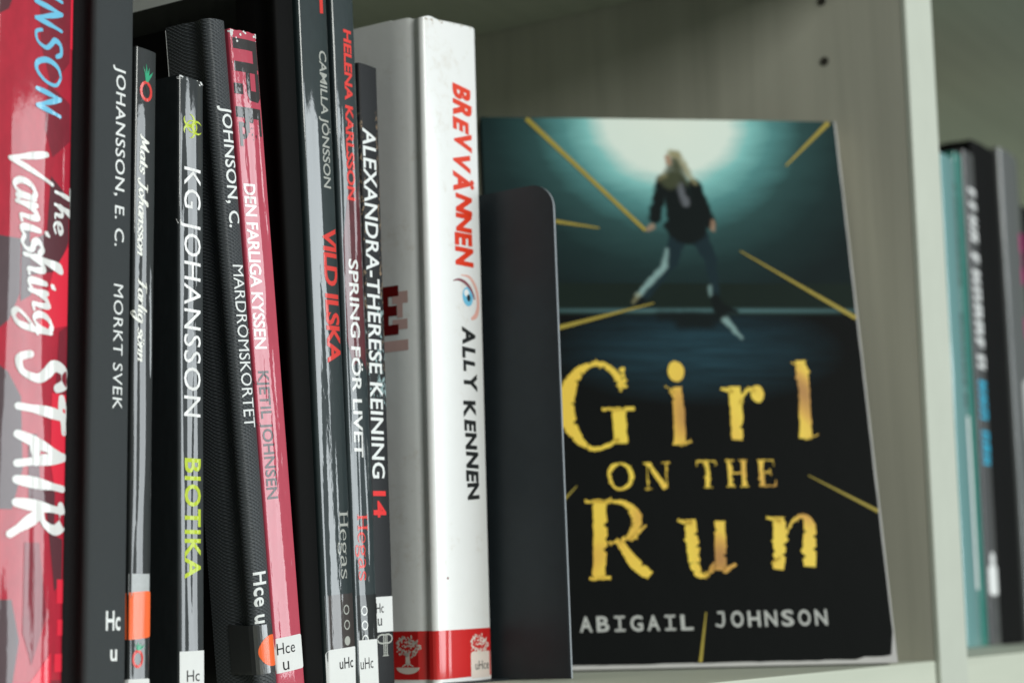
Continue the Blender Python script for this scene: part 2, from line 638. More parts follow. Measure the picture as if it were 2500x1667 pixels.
def rrect(x0, x1, z0, z1, r=0.8, corners='1111', tilt=0.0):
    pts = []
    for (cx, cz, a, on) in ((x1 - r, z1 - r, 0, corners[0]), (x0 + r, z1 - r, 90, corners[1]),
                            (x0 + r, z0 + r, 180, corners[2]), (x1 - r, z0 + r, 270, corners[3])):
        if on == '1':
            pts += [(cx + r * math.cos(R(a + 90 * k / 5)), cz + r * math.sin(R(a + 90 * k / 5))) for k in range(6)]
        else:
            sx = 1 if a in (0, 270) else -1
            sz = 1 if a in (0, 90) else -1
            pts.append((cx + sx * r, cz + sz * r))
    xm = (x0 + x1) / 2
    return [(x, z + tilt * (x - xm)) for x, z in pts]


# ================================================================== the bookcase
case = thing('bookcase', 'pale laminate bookcase with a thick upright between two bays', 'bookcase', (720, 248, 0))


def cb(name, mat, x0, x1, y0, y1, z0, z1, bevel=0.0):
    return box_ob(name, mat, case, x0 - 720, x1 - 720, y0 - 248, y1 - 248, z0, z1, bevel=bevel)


BACK = 540
cb('upright_panel', M['laminate'], 720, 754, 250.5, BACK, -120, 420)
cb('edge_band', M['edge'], 719.9, 754.1, 248, 250.4, -120, 420, bevel=0.5)
cb('upright_panel', M['laminate'], 1560, 1594, 250.5, BACK, -120, 420)
cb('edge_band', M['edge'], 1559.9, 1594.1, 248, 250.4, -120, 420, bevel=0.5)
cb('shelf_board', M['shelf'], -60, 719.6, 250, BACK - 0.5, -22, 0, bevel=0.7)
cb('shelf_board', M['shelf'], 754.4, 1559.6, 250, BACK - 0.5, -22, 0, bevel=0.7)
cb('shelf_board', M['shelf'], -60, 719.6, 250, BACK - 0.5, 304, 326, bevel=0.7)
cb('shelf_board', M['shelf'], 754.4, 1559.6, 250, BACK - 0.5, 337, 359, bevel=0.7)
cb('back_panel', M['back'], -60, 1594, BACK, BACK + 6, -120, 420)
for z in (285.5, 258.2):
    bm = bmesh.new()
    bmesh.ops.create_cone(bm, cap_ends=True, segments=20, radius1=2.0, radius2=2.0, depth=0.25)
    bmesh.ops.rotate(bm, cent=(0, 0, 0), matrix=Matrix.Rotation(R(90), 3, 'Y'), verts=bm.verts)
    bmesh.ops.translate(bm, vec=(-0.05, 286 - 248, z), verts=bm.verts)
    link('pin_hole', bm, M['hole'], case)

# ================================================================== the row of books, left to right
G = 'books standing in the left bay'

# ---- red jacketed book, film covered
M['red_film'] = film_mat('red_film', (0.44, 0.009, 0.032), 0.9, (1.3, 0, 4.1), 1.45, 0.05, 0.25, crinkle=0.02, scale=160, zs=0.05)
M['red_dark'] = film_mat('red_dark', (0.10, 0.02, 0.03), 0.9, (1.3, 0, 4.1), 1.45, 0.05, crinkle=0.02, scale=160, zs=0.05)
M['red_grey'] = film_mat('red_grey', (0.085, 0.05, 0.058), 0.9, (1.3, 0, 4.1), 1.45, 0.05, 0.2, crinkle=0.02, scale=160, zs=0.05)
M['red_bright'] = film_mat('red_bright', (0.80, 0.018, 0.05), 0.9, (1.3, 0, 4.1), 1.45, 0.05, crinkle=0.02, scale=160, zs=0.05)
M['red_deep'] = film_mat('red_deep', (0.22, 0.010, 0.026), 0.9, (1.3, 0, 4.1), 1.45, 0.05, 0.25, crinkle=0.02, scale=160, zs=0.05)
M['sky_ink'] = film_mat('sky_ink', (0.17, 0.55, 0.80), 0.9, (1.3, 0, 4.1), 1.45, 0.05)
M['white_film'] = film_mat('white_film', (0.80, 0.80, 0.79), 0.9, (1.3, 0, 4.1), 1.45, 0.05)
b = Book('hardcover_book', 'red glossy book with white brush lettering at the far left of the row', 303.0, 342, 0, 27.8, 236, 150, G, bulge=2.0, r=1.6)
b.hard(M['red_film'], M['red_film'], M['black_board'])  # unseen back board coloured black, to keep red bounce off the next book
shapes = [('red_dark', [(0, 196), (6, 196), (7, 186), (4, 177), (0, 174)]),
          ('red_deep', [(13, 190), (25.5, 188), (25.5, 168), (18, 160), (14, 170)]),
          ('red_deep', [(17, 160), (26, 157), (26.3, 147), (19, 141), (16, 148)]),
          ('red_bright', [(25.6, 198), (27, 198), (27, 172), (25.6, 172)]),
          ('red_dark', [(18.6, 136), (26.4, 131.5), (26.4, 120), (21.5, 111.5), (12, 109), (11, 117), (17.5, 121)]),
          ('red_bright', [(20, 111), (26.4, 119), (26.4, 98), (15, 95)]),
          ('red_grey', [(2.6, 118), (9.0, 118), (9.0, 104), (6, 97), (2.6, 94)]),
          ('red_grey', [(9.2, 122), (11.6, 122), (12.5, 104), (9.2, 102)]),
          ('red_deep', [(23, 96), (26.5, 98), (26.5, 80), (22, 80)]),
          ('red_grey', [(2.6, 86), (6, 84), (10, 78), (11, 60), (8, 50), (2.6, 50)]),
          ('red_dark', [(12.5, 69), (15.5, 69), (17, 56), (22.5, 55), (22.5, 44), (26, 43), (26, 33), (23, 30), (19, 52), (13, 53)]),
          ('red_bright', [(20.5, 80), (26.5, 80), (26.5, 55), (22.6, 55), (20.5, 62)]),
          ('red_bright', [(24, 33), (27, 33), (27, 27), (24, 27)]),
          ('red_bright', [(24.4, 23), (27, 23), (27, 19), (24.4, 19)]),
          ('red_bright', [(23.5, 14.5), (27, 14.5), (27, 10), (23.5, 10)]),
          ('red_bright', [(13, 6), (22, 15), (22, 2), (13, 0.5)]),
          ('red_grey', [(2.6, 28), (8.5, 28), (11, 18), (9, 6), (2.6, 9)]),
          ('red_deep', [(12, 42), (17, 42), (20, 24), (15, 12), (12, 20)]),
          ('red_deep', [(22, 8), (27, 8), (27, 1), (22, 1)])]
for i, (m, p) in enumerate(shapes):
    b.patch('printed_shape', p, M[m], 0.03 + 0.004 * i)
b.down('author_lettering', brush_polys('INSON', 0.15, 0.15, gap=0.10), (11.8, 13.2), (21.6, 21.8), (185.2, 152.0), M['sky_ink'], 0.14, (0, 1))
b.down('title_lettering', brush_polys('Vanishing', 0.15, 0.35, 20), (4.6, 14.2), (16.5, 26.0), (142.0, 94.0), M['white_film'], 0.15, (0, 1))
b.down('title_lettering', brush_polys('The', 0.16, 0.3, 20, gap=0.04), (20.4, 20.0), (27.2, 26.6), (134.5, 121.0), M['white_film'], 0.15, (0, 1))
b.down('title_lettering', brush_polys('STAIR', 0.22, 0.15, gap=0.14, taper=True), (9.2, 9.2), (26.0, 25.4), (90.0, 43.0), M['white_film'], 0.15, (0, 1))

# ---- black cloth book
b = Book('hardcover_book', 'wide black cloth book with small white capitals beside the red book', 335.6, 339.5, 0, 14.8, 226, 150, G, bulge=0.9, r=1.2)
b.hard(M['black_cloth'], M['black_board'])
b.text_down('author_lettering', 'JOHANSSON, E. C.', (7.3, 7.5), (11.0, 11.1), (170.6, 121.0), M['white_ink'], 0.009, 0.0, 1.08)
b.text_down('title_lettering', 'MORKT SVEK', (7.5, 7.6), (11.1, 11.2), (110.8, 77.4), M['white_ink'], 0.0, 0.0, 1.08)
b.across('shelf_mark', font_polys('Hc', 0.02), (6.3, 11.8), (19.9, 25.0), M['white_ink'])
b.across('shelf_mark', font_polys('u', 0.02), (8.0, 10.6), (12.1, 15.1), M['white_ink'])

# ---- thin dark book with a ring logo
FO = (7.7, 2.0, 0.6)
M['ink_film'] = film_mat('ink_film', (0.020, 0.023, 0.024), 1.15, FO, 1.56, 0.03, 0.3, crinkle=0.015, scale=240, zs=0.055)
M['ink_white'] = film_mat('ink_white', (0.82, 0.82, 0.76), 1.1, FO, 1.3, 0.03)
M['ink_red'] = film_mat('ink_red', (0.75, 0.045, 0.035), 1.3, FO, 1.35, 0.03)
M['ink_green'] = film_mat('ink_green', (0.03, 0.38, 0.20), 1.3, FO, 1.35, 0.03)
M['silver'] = plain('silver_band', (0.42, 0.44, 0.45), 0.4, 0.6, 0.15, 900)
b = Book('paperback_book', 'thin black glossy paperback with a red ring logo and an orange sticker', 351.7, 340, 0, 8.4, 178.6, 112, G, bulge=0.35, r=0.7, yawr=R(1.3))
b.cover(M['ink_film'])
b.pages()


def leaf_poly(x, z, dx, dz, w):
    return [(x - w, z), (x + w, z), (x + dx * 0.6 + w * 0.7, z + dz * 0.6), (x + dx, z + dz), (x + dx * 0.4 - w * 0.6, z + dz * 0.55)]


def ring_logo(x, z, rx, rz, w, top, stem=True):
    b.down('logo_ring', [p for p in ring(z * -1, x, rz, rx, w, 20, 395, 30)], (x - rx, x - rx), (x + rx, x + rx), (z + rz, z - rz), M['ink_red'], 0.07)
    lv = [leaf_poly(x + 0.2, z + rz - 0.2, q, top * f, 0.45) for q, f in ((-1.5, 0.95), (-0.3, 1.15), (1.0, 0.95), (2.6, 0.75))]
    lay('logo_leaf', lv, b.surf, M['ink_green'], b.root, 0.075)


ring_logo(3.9, 166.6, 2.4, 2.9, 1.1, 4.6)
ring_logo(3.2, 12.4, 2.0, 2.4, 0.9, 2.0)
b.patch('logo_accent', [(3.0, 168.4), (4.2, 168.9), (4.9, 166.6), (4.3, 165.2), (3.6, 167.4)], M['ink_film'], 0.09)
b.down('author_lettering', brush_polys('Mats Johansson', 0.16, 0.55, 20, 0.18), (2.0, 1.2), (5.2, 4.5), (154.2, 120.2), M['ink_white'], 0.07, (0, 1))
b.down('title_lettering', brush_polys('Farlig sönn', 0.16, 0.55, 20, 0.18), (1.7, 1.8), (4.9, 4.9), (114.0, 91.2), M['ink_white'], 0.07, (0, 1))
b.patch('silver_band', [(0.1, 29), (8.3, 29), (8.3, 34.6), (0.1, 34.6)], M['silver'], 0.05)
b.patch('sticker', rrect(-1.9, 8.9, 17.6, 29.9, 2.2, tilt=0.06), M['orange'], 0.10)
b.patch('shelf_label', rrect(-0.6, 8.0, -0.2 + 0.6, 7.2, 0.7), M['label'], 0.10)

# ---- short glossy book with the warning symbol
FO = (2.2, 9.0, 5.6)
M['kg_film'] = film_mat('kg_film', (0.020, 0.024, 0.026), 1.15, FO, 1.58, 0.03, 0.3, crinkle=0.014, scale=240, zs=0.05)
M['kg_white'] = film_mat('kg_white', (0.84, 0.84, 0.84), 1.1, FO, 1.3, 0.03)
M['kg_lime'] = film_mat('kg_lime', (0.50, 0.62, 0.02), 1.1, FO, 1.3, 0.03)
b = Book('paperback_book', 'short black glossy paperback with a lime biohazard symbol and wide white capitals', 371, 340, 0.7, 10.5, 174.8, 112, G, bulge=0.25, r=0.7, yawr=R(0.6))
b.cover(M['kg_film'])
b.pages()
wear = []
rng = random.Random(8)
for k in range(16):
    x = rng.choice([rng.uniform(0.1, 1.2), rng.uniform(8.8, 10.3), rng.uniform(0, 10.3)])
    z, q = 174.7 - abs(rng.gauss(0, 0.5)), rng.uniform(0.12, 0.45)
    wear.append([(x + q * rng.uniform(.6, 1.5) * math.cos(a), z + q * rng.uniform(.3, 0.9) * math.sin(a)) for a in (0, 1.2, 2.3, 3.3, 4.4, 5.4)])
lay('worn_edge', wear, b.surf, M['label'], b.root, 0.09)
bio = []
for k in range(3):
    a = R(90 + 120 * k)
    cx, cz = 0.46 * math.cos(a), 0.46 * math.sin(a)
    bio += ring(cx, cz, 0.42, 0.42, 0.20, 90 + 120 * k + 32, 90 + 120 * k + 328, 26, True)
bio += ring(0, 0, 0.40, 0.40, 0.09, n=24)
bio += ring(0, 0, 0.13, 0.13, 0.09, n=14)
b.down('warning_symbol', bio, (1.8, 1.8), (9.3, 9.3), (164.2, 157.2), M['kg_lime'], 0.07)
b.text_down('author_lettering', 'KG JOHANSSON', (2.1, 2.0), (8.9, 8.7), (148.6, 78.0), M['kg_white'], 0.0, 0.0, 1.10)
b.text_down('title_lettering', 'BIOTIKA', (2.2, 2.2), (8.8, 8.7), (66.4, 33.4), M['kg_lime'], 0.022, 0.0, 1.12)
lb = b.patch('shelf_label', [(0.4, 0.5), (10.2, 0.5), (10.2, 13.8), (0.4, 13.8)], M['label'], 0.11)
b.across('label_lettering', font_polys('Hc'), (2.9, 8.1), (5.6, 8.7), M['label_ink'], 0.15, parent=lb)

# ---- coarse cloth bound book, leaning
b = Book('hardcover_book', 'slim black book with a coarse cloth spine leaning left beside the worn crimson paperback', 404.5, 340, 7.2, 8.6, 196, 140, G, bulge=1.1, r=1.5)
b.hard(M['coarse_cloth'], M['black_film'])
box_ob('film_edge', M['label'], b.root, -0.06, 0.10, 15.6, 15.75, 150, 195.2)
b.text_down('author_lettering', 'JOHNSON, C.', (2.7, 2.2), (7.3, 6.7), (170.4, 134.9), M['white_ink'], 0.014, 0.0, 1.02, 0.12)
b.text_down('title_lettering', 'MARDRÖMSKORTET', (2.2, 1.9), (6.7, 6.4), (124.0, 76.9), M['white_ink'], 0.0, 0.0, 1.0, 0.12)
b.text_down('shelf_mark', 'Hce u', (1.0, 0.6), (5.8, 5.0), (35.4, 20.8), M['white_ink'], 0.016, 0.0, 1.05, 0.12)
M['tape'] = film_mat('clear_tape', (0.045, 0.047, 0.048), 0.35, (4, 4, 1), 1.8, 0.10)
b.patch('clear_tape', [(-8, 6.6), (8.5, 6.2), (8.5, 20.0), (-8, 20.8)], M['tape'], 0.12, cuts=24)
b.patch('sticker', [p for p in disc(6.0, 12.6, 5.2, 4.5, 30) if p[0] < 8.7] , M['orange'], 0.17)

# ---- red and pink worn paperback
FO = (5.1, 3.0, 2.6)
M['pink_film'] = film_mat('pink_film', (0.50, 0.058, 0.098), 0.5, FO, 1.5, 0.05, 0.10, crinkle=0.10)
M['pink_ink'] = film_mat('pink_ink', (0.030, 0.026, 0.026), 0.5, FO, 1.5, 0.05, crinkle=0.10)
M['pink_white'] = film_mat('pink_white', (0.78, 0.74, 0.74), 0.5, FO, 1.5, 0.05, crinkle=0.10)
M['pink_grey'] = film_mat('pink_grey', (0.045, 0.036, 0.04), 0.5, FO, 1.38, 0.05, crinkle=0.10)
b = Book('paperback_book', 'worn crimson paperback with black block letters at the top of its leaning spine', 413.1, 340, 6.75, 12.5, 195.4, 120, G, bulge=0.02, r=0.8, fold=0.075)
b.cover(M['pink_film'], ztop=lambda i, x, y: 195.4 + 0.12 * math.sin(x * 1.7) - (0.9 if x > 11.8 and y < 2 else 0))
b.pages()
blk = [[(0.3, 191.2), (11.8, 191.2), (11.8, 182.5), (9.6, 182.5), (9.6, 188.0), (0.3, 188.0)],
       [(0.3, 184.2), (12.2, 184.2), (12.2, 181.2), (0.3, 181.2)],
       [(10.0, 181.3), (12.2, 181.3), (12.2, 174.5), (10.6, 172.5), (6.6, 172.8), (5.6, 174.8), (5.6, 181.3), (7.4, 181.3), (7.4, 175.8), (10.0, 175.8)],
       [(0.4, 170.6), (12.2, 170.6), (12.2, 162.4), (10.2, 162.4), (10.2, 167.4), (0.4, 167.4)],
       [(3.8, 167.5), (5.6, 167.5), (5.6, 163.0), (3.8, 163.0)],
       [(0.4, 177.6), (4.0, 177.6), (4.0, 174.4), (0.4, 174.4)]]
for k, p in enumerate(blk):
    b.patch('block_lettering', [(x, z + 1.8) for x, z in p], M['pink_ink'], 0.05 + 0.006 * k)
b.across('title_lettering', font_polys('på', 0.035), (1.2, 8.6), (160.6, 170.2), M['pink_ink'])
b.text_down('title_lettering', 'DEN FARLIGA KYSSEN', (1.2, 0.9), (6.0, 5.8), (149.5, 100.7), M['pink_white'], 0.022, 0.0, 0.98)
b.text_down('author_lettering', 'KJETIL JOHNSEN', (1.4, 1.4), (5.8, 5.8), (94.2, 56.7), M['pink_grey'], 0.018, 0.0, 1.02)
lb = b.patch('shelf_label', rrect(-0.6, 12.1, 6.4, 16.4, 0.9), M['label'], 0.10)
b.across('label_lettering', font_polys('Hce'), (0.6, 8.4), (11.6, 14.9), M['label_ink'], 0.14, parent=lb, capspan=None)
b.across('label_lettering', font_polys('u'), (2.6, 5.2), (5.9 + 1.0, 9.4), M['label_ink'], 0.14, parent=lb)
wear = []
rng = random.Random(3)
for k in range(26):
    z = 195.2 - abs(rng.gauss(0, 1.1))
    x = rng.choice([rng.uniform(0.2, 2.0), rng.uniform(10.8, 12.4), rng.uniform(0, 12.4)])
    q = rng.uniform(0.15, 0.6)
    wear.append([(x + q * rng.uniform(.5, 1.2) * math.cos(a), z + q * rng.uniform(.4, 1.1) * math.sin(a)) for a in (0, 1.2, 2.3, 3.3, 4.4, 5.4)])
lay('worn_edge', wear, b.surf, M['label'], b.root, 0.09)

# ---- tall plain black book
b = Book('hardcover_book', 'tall plain black book with a deep unlettered cover leaning behind the crimson paperback', 426.0, 340.5, 4.0, 9.4, 217.3, 150, G, bulge=0.6, r=1.2)
b.hard(M['black_board'], M['black_film'])

# ---- the pair of tall slate books in film
FO = (1.7, 6.0, 8.6)
M['slate_film'] = film_mat('slate_film', (0.020, 0.031, 0.033), 0.55, FO, 1.6, 0.03, 0.25, crinkle=0.022, scale=150, zs=0.05)
M['slate_red'] = film_mat('slate_red', (0.72, 0.045, 0.035), 0.55, FO, 1.3, 0.03, crinkle=0.022, scale=150, zs=0.05)
M['slate_grey'] = film_mat('slate_grey', (0.42, 0.43, 0.40), 0.55, FO, 1.3, 0.03, crinkle=0.022, scale=150, zs=0.05)
M['slate_white'] = film_mat('slate_white', (0.80, 0.81, 0.80), 0.55, FO, 1.3, 0.03, crinkle=0.022, scale=150, zs=0.05)
M['slate_brown'] = film_mat('slate_brown', (0.045, 0.036, 0.034), 0.55, FO, 1.5, 0.03, crinkle=0.022, scale=150, zs=0.05)
M['slate_rose'] = film_mat('slate_rose', (0.11, 0.018, 0.024), 0.55, FO, 1.5, 0.03, 0.6, crinkle=0.022, scale=150, zs=0.05)


def slab(body):
    """upright serif letters built from strokes"""
    out, x = [], 0.0
    GL = {
        'H': (0.86, [[(.16, 0, .12), (.16, 1, .12)], [(.66, 0, .12), (.66, 1, .12)], [(.16, .52, .07), (.66, .52, .07)],
                     [(.02, .03, .06), (.30, .03, .06)], [(.52, .03, .06), (.80, .03, .06)], [(.02, .97, .06), (.30, .97, .06)], [(.52, .97, .06), (.80, .97, .06)]]),
        'e': (0.58, [[(.06, .38, .06), (.50, .38, .06)], 'c .50 .38 .05 .44 .62 .07 .26 .69 .07 .09 .52 .10 .06 .30 .12 .15 .05 .10 .32 .0 .07 .50 .12 .05']),
        'g': (0.62, ['c .28 .68 .07 .10 .56 .10 .12 .36 .10 .30 .28 .08 .46 .38 .10 .44 .56 .10 .28 .68 .07', 'c .16 .28 .06 .08 .14 .07 .30 .06 .10 .52 -.04 .11 .48 -.22 .10 .26 -.28 .06 .06 -.18 .08 .12 .02 .05', [(.42, .62, .06), (.60, .66, .06)]]),
        'a': (0.62, ['c .08 .58 .08 .24 .69 .07 .42 .58 .11 .44 .20 .11 .46 .05 .08 .58 .04 .05', 'c .44 .40 .05 .16 .32 .09 .08 .12 .11 .20 .0 .09 .44 .16 .05']),
        's': (0.50, ['c .42 .52 .05 .36 .66 .06 .18 .66 .08 .08 .52 .11 .24 .36 .12 .42 .20 .11 .34 .02 .08 .16 .0 .06 .06 .16 .05', [(.43, .50, .05), (.43, .68, .05)], [(.06, .0, .05), (.06, .18, .05)]]),
    }
    for ch in body:
        adv, st = GL[ch]
        for q in st:
            if isinstance(q, str):
                v = [float(k) for k in q.split()[1:]]
                p = catmull([(v[i], v[i + 1], v[i + 2]) for i in range(0, len(v), 3)], 6)
            else:
                p = q
            out += ribbon([(x + a, c, w) for a, c, w in p], ends=False)
        x += adv
    return out


b = Book('paperback_book', 'tall slate paperback with red title in the middle and three dots above its label', 435.9, 340, 3.76, 15.2, 244, 150, G, bulge=0.55, r=1.0, skew=0.25)
b.cover(M['slate_film'])
b.pages()
b.patch('printed_mark', [(10.7, 224), (12.7, 224), (12.5, 210.6), (10.6, 210.2)], M['slate_red'], 0.07)
b.text_down('author_lettering', 'CAMILLA JÖNSSON', (9.1, 8.6), (13.1, 12.5), (198.2, 154.4), M['slate_grey'], 0.012, 0.0, 0.97)
b.text_down('title_lettering', 'VILD ILSKA', (6.9, 6.6), (14.0, 13.8), (141.8, 99.4), M['slate_red'], 0.03, 0.0, 0.94)
b.down('publisher_lettering', slab('Hegas'), (8.9, 8.6), (13.8, 12.8), (53.8, 33.2), M['slate_grey'], 0.07, (0, 1))
b.patch('printed_band', [(0.6, 2), (14.6, 2), (14.6, 28.6), (0.6, 28.6)], M['slate_brown'], 0.04)
for z in (23.8, 19.2):
    b.down('printed_ring', ring(0, 0, 1, 1, 0.3, n=24), (8.9, 8.9), (12.0, 12.0), (z + 1.5, z - 1.5), M['slate_grey'], 0.08)
b.patch('printed_dot', disc(10.3, 14.4, 1.5, 1.4), M['slate_grey'], 0.08)
b.patch('printed_panel', [(-25, 226), (-25, 120), (-148, 120), (-148, 243.5), (-25, 243.5)], M['white_ink'], 0.06, cuts=2)
lb = b.patch('shelf_label', rrect(0.2, 15.4, 0.6, 12.4, 1.4), M['label'], 0.11)
b.across('label_lettering', font_polys('uHc', 0.01), (5.7, 12.8), (6.2, 9.5), M['label_ink'], 0.15, parent=lb)

FO = (4.4, 1.0, 3.1)
for k in ('film', 'red', 'white', 'rose'):
    pass
M['slate2_film'] = film_mat('slate_film', (0.024, 0.036, 0.039), 0.75, FO, 1.58, 0.03, 0.25)
M['slate2_red'] = film_mat('slate_red', (0.78, 0.05, 0.04), 0.75, FO, 1.3, 0.03)
M['slate2_white'] = film_mat('slate_white', (0.80, 0.81, 0.80), 0.75, FO, 1.3, 0.03)
M['slate2_rose'] = film_mat('slate_rose', (0.11, 0.018, 0.024), 0.75, FO, 1.5, 0.03, 0.6)
M['slate2_dark'] = film_mat('slate_dark', (0.010, 0.012, 0.012), 0.75, FO, 1.5, 0.03)
b = Book('paperback_book', 'tall slate paperback with red author name above a white title and a dark red patch', 451.5, 340.5, 3.1, 12.0, 238, 150, G, bulge=0.35, r=0.9, skew=0.15)
b.cover(M['slate2_film'])
b.pages()
b.patch('printed_shape', [(1.2, 140), (5.0, 158), (9.0, 156), (11.7, 162), (11.7, 98), (8, 103), (4, 100), (1.2, 108)], M['slate2_rose'], 0.04)
b.text_down('author_lettering', 'HELENA KARLSSON', (5.3, 4.1), (9.5, 8.3), (209.0, 153.2), M['slate2_red'], 0.03, 0.0, 0.98)
b.text_down('title_lettering', 'SPRING FÖR LIVET', (3.4, 2.6), (8.3, 7.2), (134.2, 71.4), M['slate2_white'], 0.018, 0.0, 0.98)
b.down('publisher_lettering', slab('Hegas'), (3.0, 2.6), (8.1, 7.4), (53.6, 33.1), M['slate2_red'], 0.07, (0, 1))
b.patch('printed_band', [(0.6, 2), (11.4, 2), (11.4, 28.6), (0.6, 28.6)], M['slate2_dark'], 0.045)
for z in (23.8, 19.3, 14.9):
    b.down('printed_ring', ring(0, 0, 1, 1, 0.3, n=24), (3.0, 3.0), (6.1, 6.1), (z + 1.5, z - 1.5), M['slate2_white'], 0.08)
lb = b.patch('shelf_label', [(1.0, 0.6), (10.9, 0.6), (10.9, 14.7), (1.0, 14.9)], M['label'], 0.11)
b.across('label_lettering', font_polys('uHc'), (1.6, 8.0), (6.0, 9.4), M['label_ink'], 0.15, parent=lb)

# ---- dark book with speckled artwork
def speckled():
    m, nt, bs = new_mat('speckled_cover')
    tc = nt.nodes.new('ShaderNodeTexCoord')
    sp = nt.nodes.new('ShaderNodeSeparateXYZ')
    nt.links.new(tc.outputs['Object'], sp.inputs[0])
    n1 = noise(nt, 900, 5, 0.7, (1, 1, 0.5))
    n2 = noise(nt, 120, 3, 0.6, (1, 1, 0.5))

    def band(lo, hi):
        a = math_node(nt, 'GREATER_THAN', sp.outputs[2], lo * S)
        c = math_node(nt, 'LESS_THAN', sp.outputs[2], hi * S)
        return math_node(nt, 'MULTIPLY', a, c)
    edge = math_node(nt, 'ABSOLUTE', math_node(nt, 'SUBTRACT', sp.outputs[0], 4.6 * S))
    e2 = math_node(nt, 'GREATER_THAN', math_node(nt, 'ADD', edge, math_node(nt, 'MULTIPLY', n2, 3.6 * S)), 5.2 * S)
    sp1 = math_node(nt, 'GREATER_THAN', n1, 0.56)
    f1 = math_node(nt, 'MULTIPLY', math_node(nt, 'MULTIPLY', sp1, e2), band(100, 186))
    c = mix_col(nt, f1, (0.016, 0.017, 0.019), (0.24, 0.17, 0.11))
    sp2 = math_node(nt, 'GREATER_THAN', math_node(nt, 'ADD', math_node(nt, 'MULTIPLY', n1, 0.5), math_node(nt, 'MULTIPLY', n2, 0.5)), 0.54)
    f2 = math_node(nt, 'MULTIPLY', sp2, band(88, 128))
    c = mix_col(nt, f2, c, (0.30, 0.42, 0.43))
    nt.links.new(c, bs.inputs['Base Color'])
    bs.inputs['Roughness'].default_value = 0.45
    bs.inputs['Specular IOR Level'].default_value = 0.15
    return m


b = Book('paperback_book', 'dark speckled paperback half hidden between the slate paperbacks and the white book', 463.4, 342, 2.1, 10.2, 201, 140, G, bulge=0.3, r=0.9)
b.cover(speckled())
b.pages()
M['red_ink'] = plain('red_ink', (0.80, 0.03, 0.03), 0.5, 0.2)
b.text_down('author_lettering', 'ALEXANDRA-THERESE KEINING', (0.9, 0.9), (7.8, 7.3), (179.5, 65.6), M['white_ink'], 0.016, 0.0, 1.02)
b.text_down('title_lettering', '14', (0.9, 0.9), (7.5, 7.4), (61.6, 53.2), M['red_ink'], 0.03)
lb = b.patch('shelf_label', rrect(0.2, 10.6, 17.2, 28.2, 0.9), M['label'], 0.08)
b.across('label_lettering', font_polys('Hc'), (0.7, 4.4), (23.2, 26.2), M['label_ink'], 0.17, parent=lb)
b.across('label_lettering', font_polys('u'), (1.3, 3.3), (19.2, 21.5), M['label_ink'], 0.17, parent=lb)
mk = ring(0.36, 0.78, 0.30, 0.20, 0.07, 60, 300, 18) + ring(0.66, 0.78, 0.30, 0.20, 0.07, -120, 120, 18)
mk += ribbon([(0.42, 0, .05), (0.42, 0.98, .05)], ends=False) + ribbon([(0.52, 0, .05), (0.52, 0.98, .05)], ends=False) + ribbon([(0.62, 0, .05), (0.62, 0.98, .05)], ends=False)
mk += ribbon([(0.34, 0.01, .04), (0.70, 0.01, .04)], ends=False)
b.across('publisher_mark', mk, (0.6, 9.0), (9.6, 16.6), M['slate_grey'], 0.07)

# ---- thick white hardback
m, nt, bs = new_mat('white_glossy_cover')
f = noise(nt, 35, 5, 0.65)
g = noise(nt, 260, 4, 0.7, (1, 1, 1), (4, 2, 7))
c = ramp(nt, math_node(nt, 'ADD', math_node(nt, 'MULTIPLY', f, 0.6), math_node(nt, 'MULTIPLY', g, 0.4)), [(0.30, (0.70, 0.67, 0.62)), (0.44, (0.84, 0.845, 0.84)), (0.8, (0.87, 0.88, 0.88))])
nt.links.new(c, bs.inputs['Base Color'])
bs.inputs['Roughness'].default_value = 0.38
bs.inputs['Coat Weight'].default_value = 0.6
bs.inputs['Coat Roughness'].default_value = 0.12
add_bump(nt, bs, noise(nt, 120, 3, 0.6), 0.12 * S)
M['white_cover'] = m
M['band_red'] = film_mat('band_red', (0.62, 0.018, 0.018), 0.25, (3, 3, 3), 1.5, 0.10)
M['title_red'] = film_mat('title_red', (0.78, 0.045, 0.012), 0.2, (3, 3, 3), 1.45, 0.15)
M['title_black'] = film_mat('title_black', (0.018, 0.020, 0.020), 0.2, (3, 3, 3), 1.45, 0.15)
M['dark_red'] = plain('dark_red_print', (0.16, 0.005, 0.006), 0.45, 0.3)
M['pale_red'] = plain('pale_red_print', (0.70, 0.46, 0.43), 0.5, 0.2)
M['emblem'] = plain('emblem_print', (0.74, 0.66, 0.60), 0.5, 0.2)
M['label_clear'] = plain('frosted_label', (0.76, 0.66, 0.60), 0.5, 0.3)
b = Book('hardcover_book', 'thick white hardback with red title and a red band at its foot', 487.0, 335, 1.0, 32.9, 224.3, 152, G, bulge=0.7, r=1.7)
b.hard(M['white_cover'], M['white_cover'], joint=4.2, wrap=True,
       ztop=lambda i, x, y: (223.4 + 0.010 * max(0, y - 8) if y > 5 else 222.3 + 0.135 * x - 2.6 * max(0, (x - 30.4) / 2.5) ** 2 + 0.9 * math.exp(-((x - 3.5) / 3) ** 2)) if x < 32.5 else 222.5)
ttl = []
rng = random.Random(5)
x = 0.0
for ch in 'BREVVÄNNEN':
    ps = font_polys(ch, 0.052, 0.0)
    x0, x1, y0, y1 = bounds(ps)
    k = rng.uniform(0.92, 1.12)
    dy = rng.uniform(-0.05, 0.05)
    rot = rng.uniform(-0.10, 0.10)
    for p in ps:
        ttl.append([(x + (u - x0) + (v * rot), v * k + dy) for u, v in p])
    x += (x1 - x0) + 0.05
b.down('title_lettering', ttl, (15.6, 15.6), (26.8, 26.2), (203.2, 139.4), M['title_red'], 0.07, cap_height(0.052), 6)
ttl = []
x = 0.0
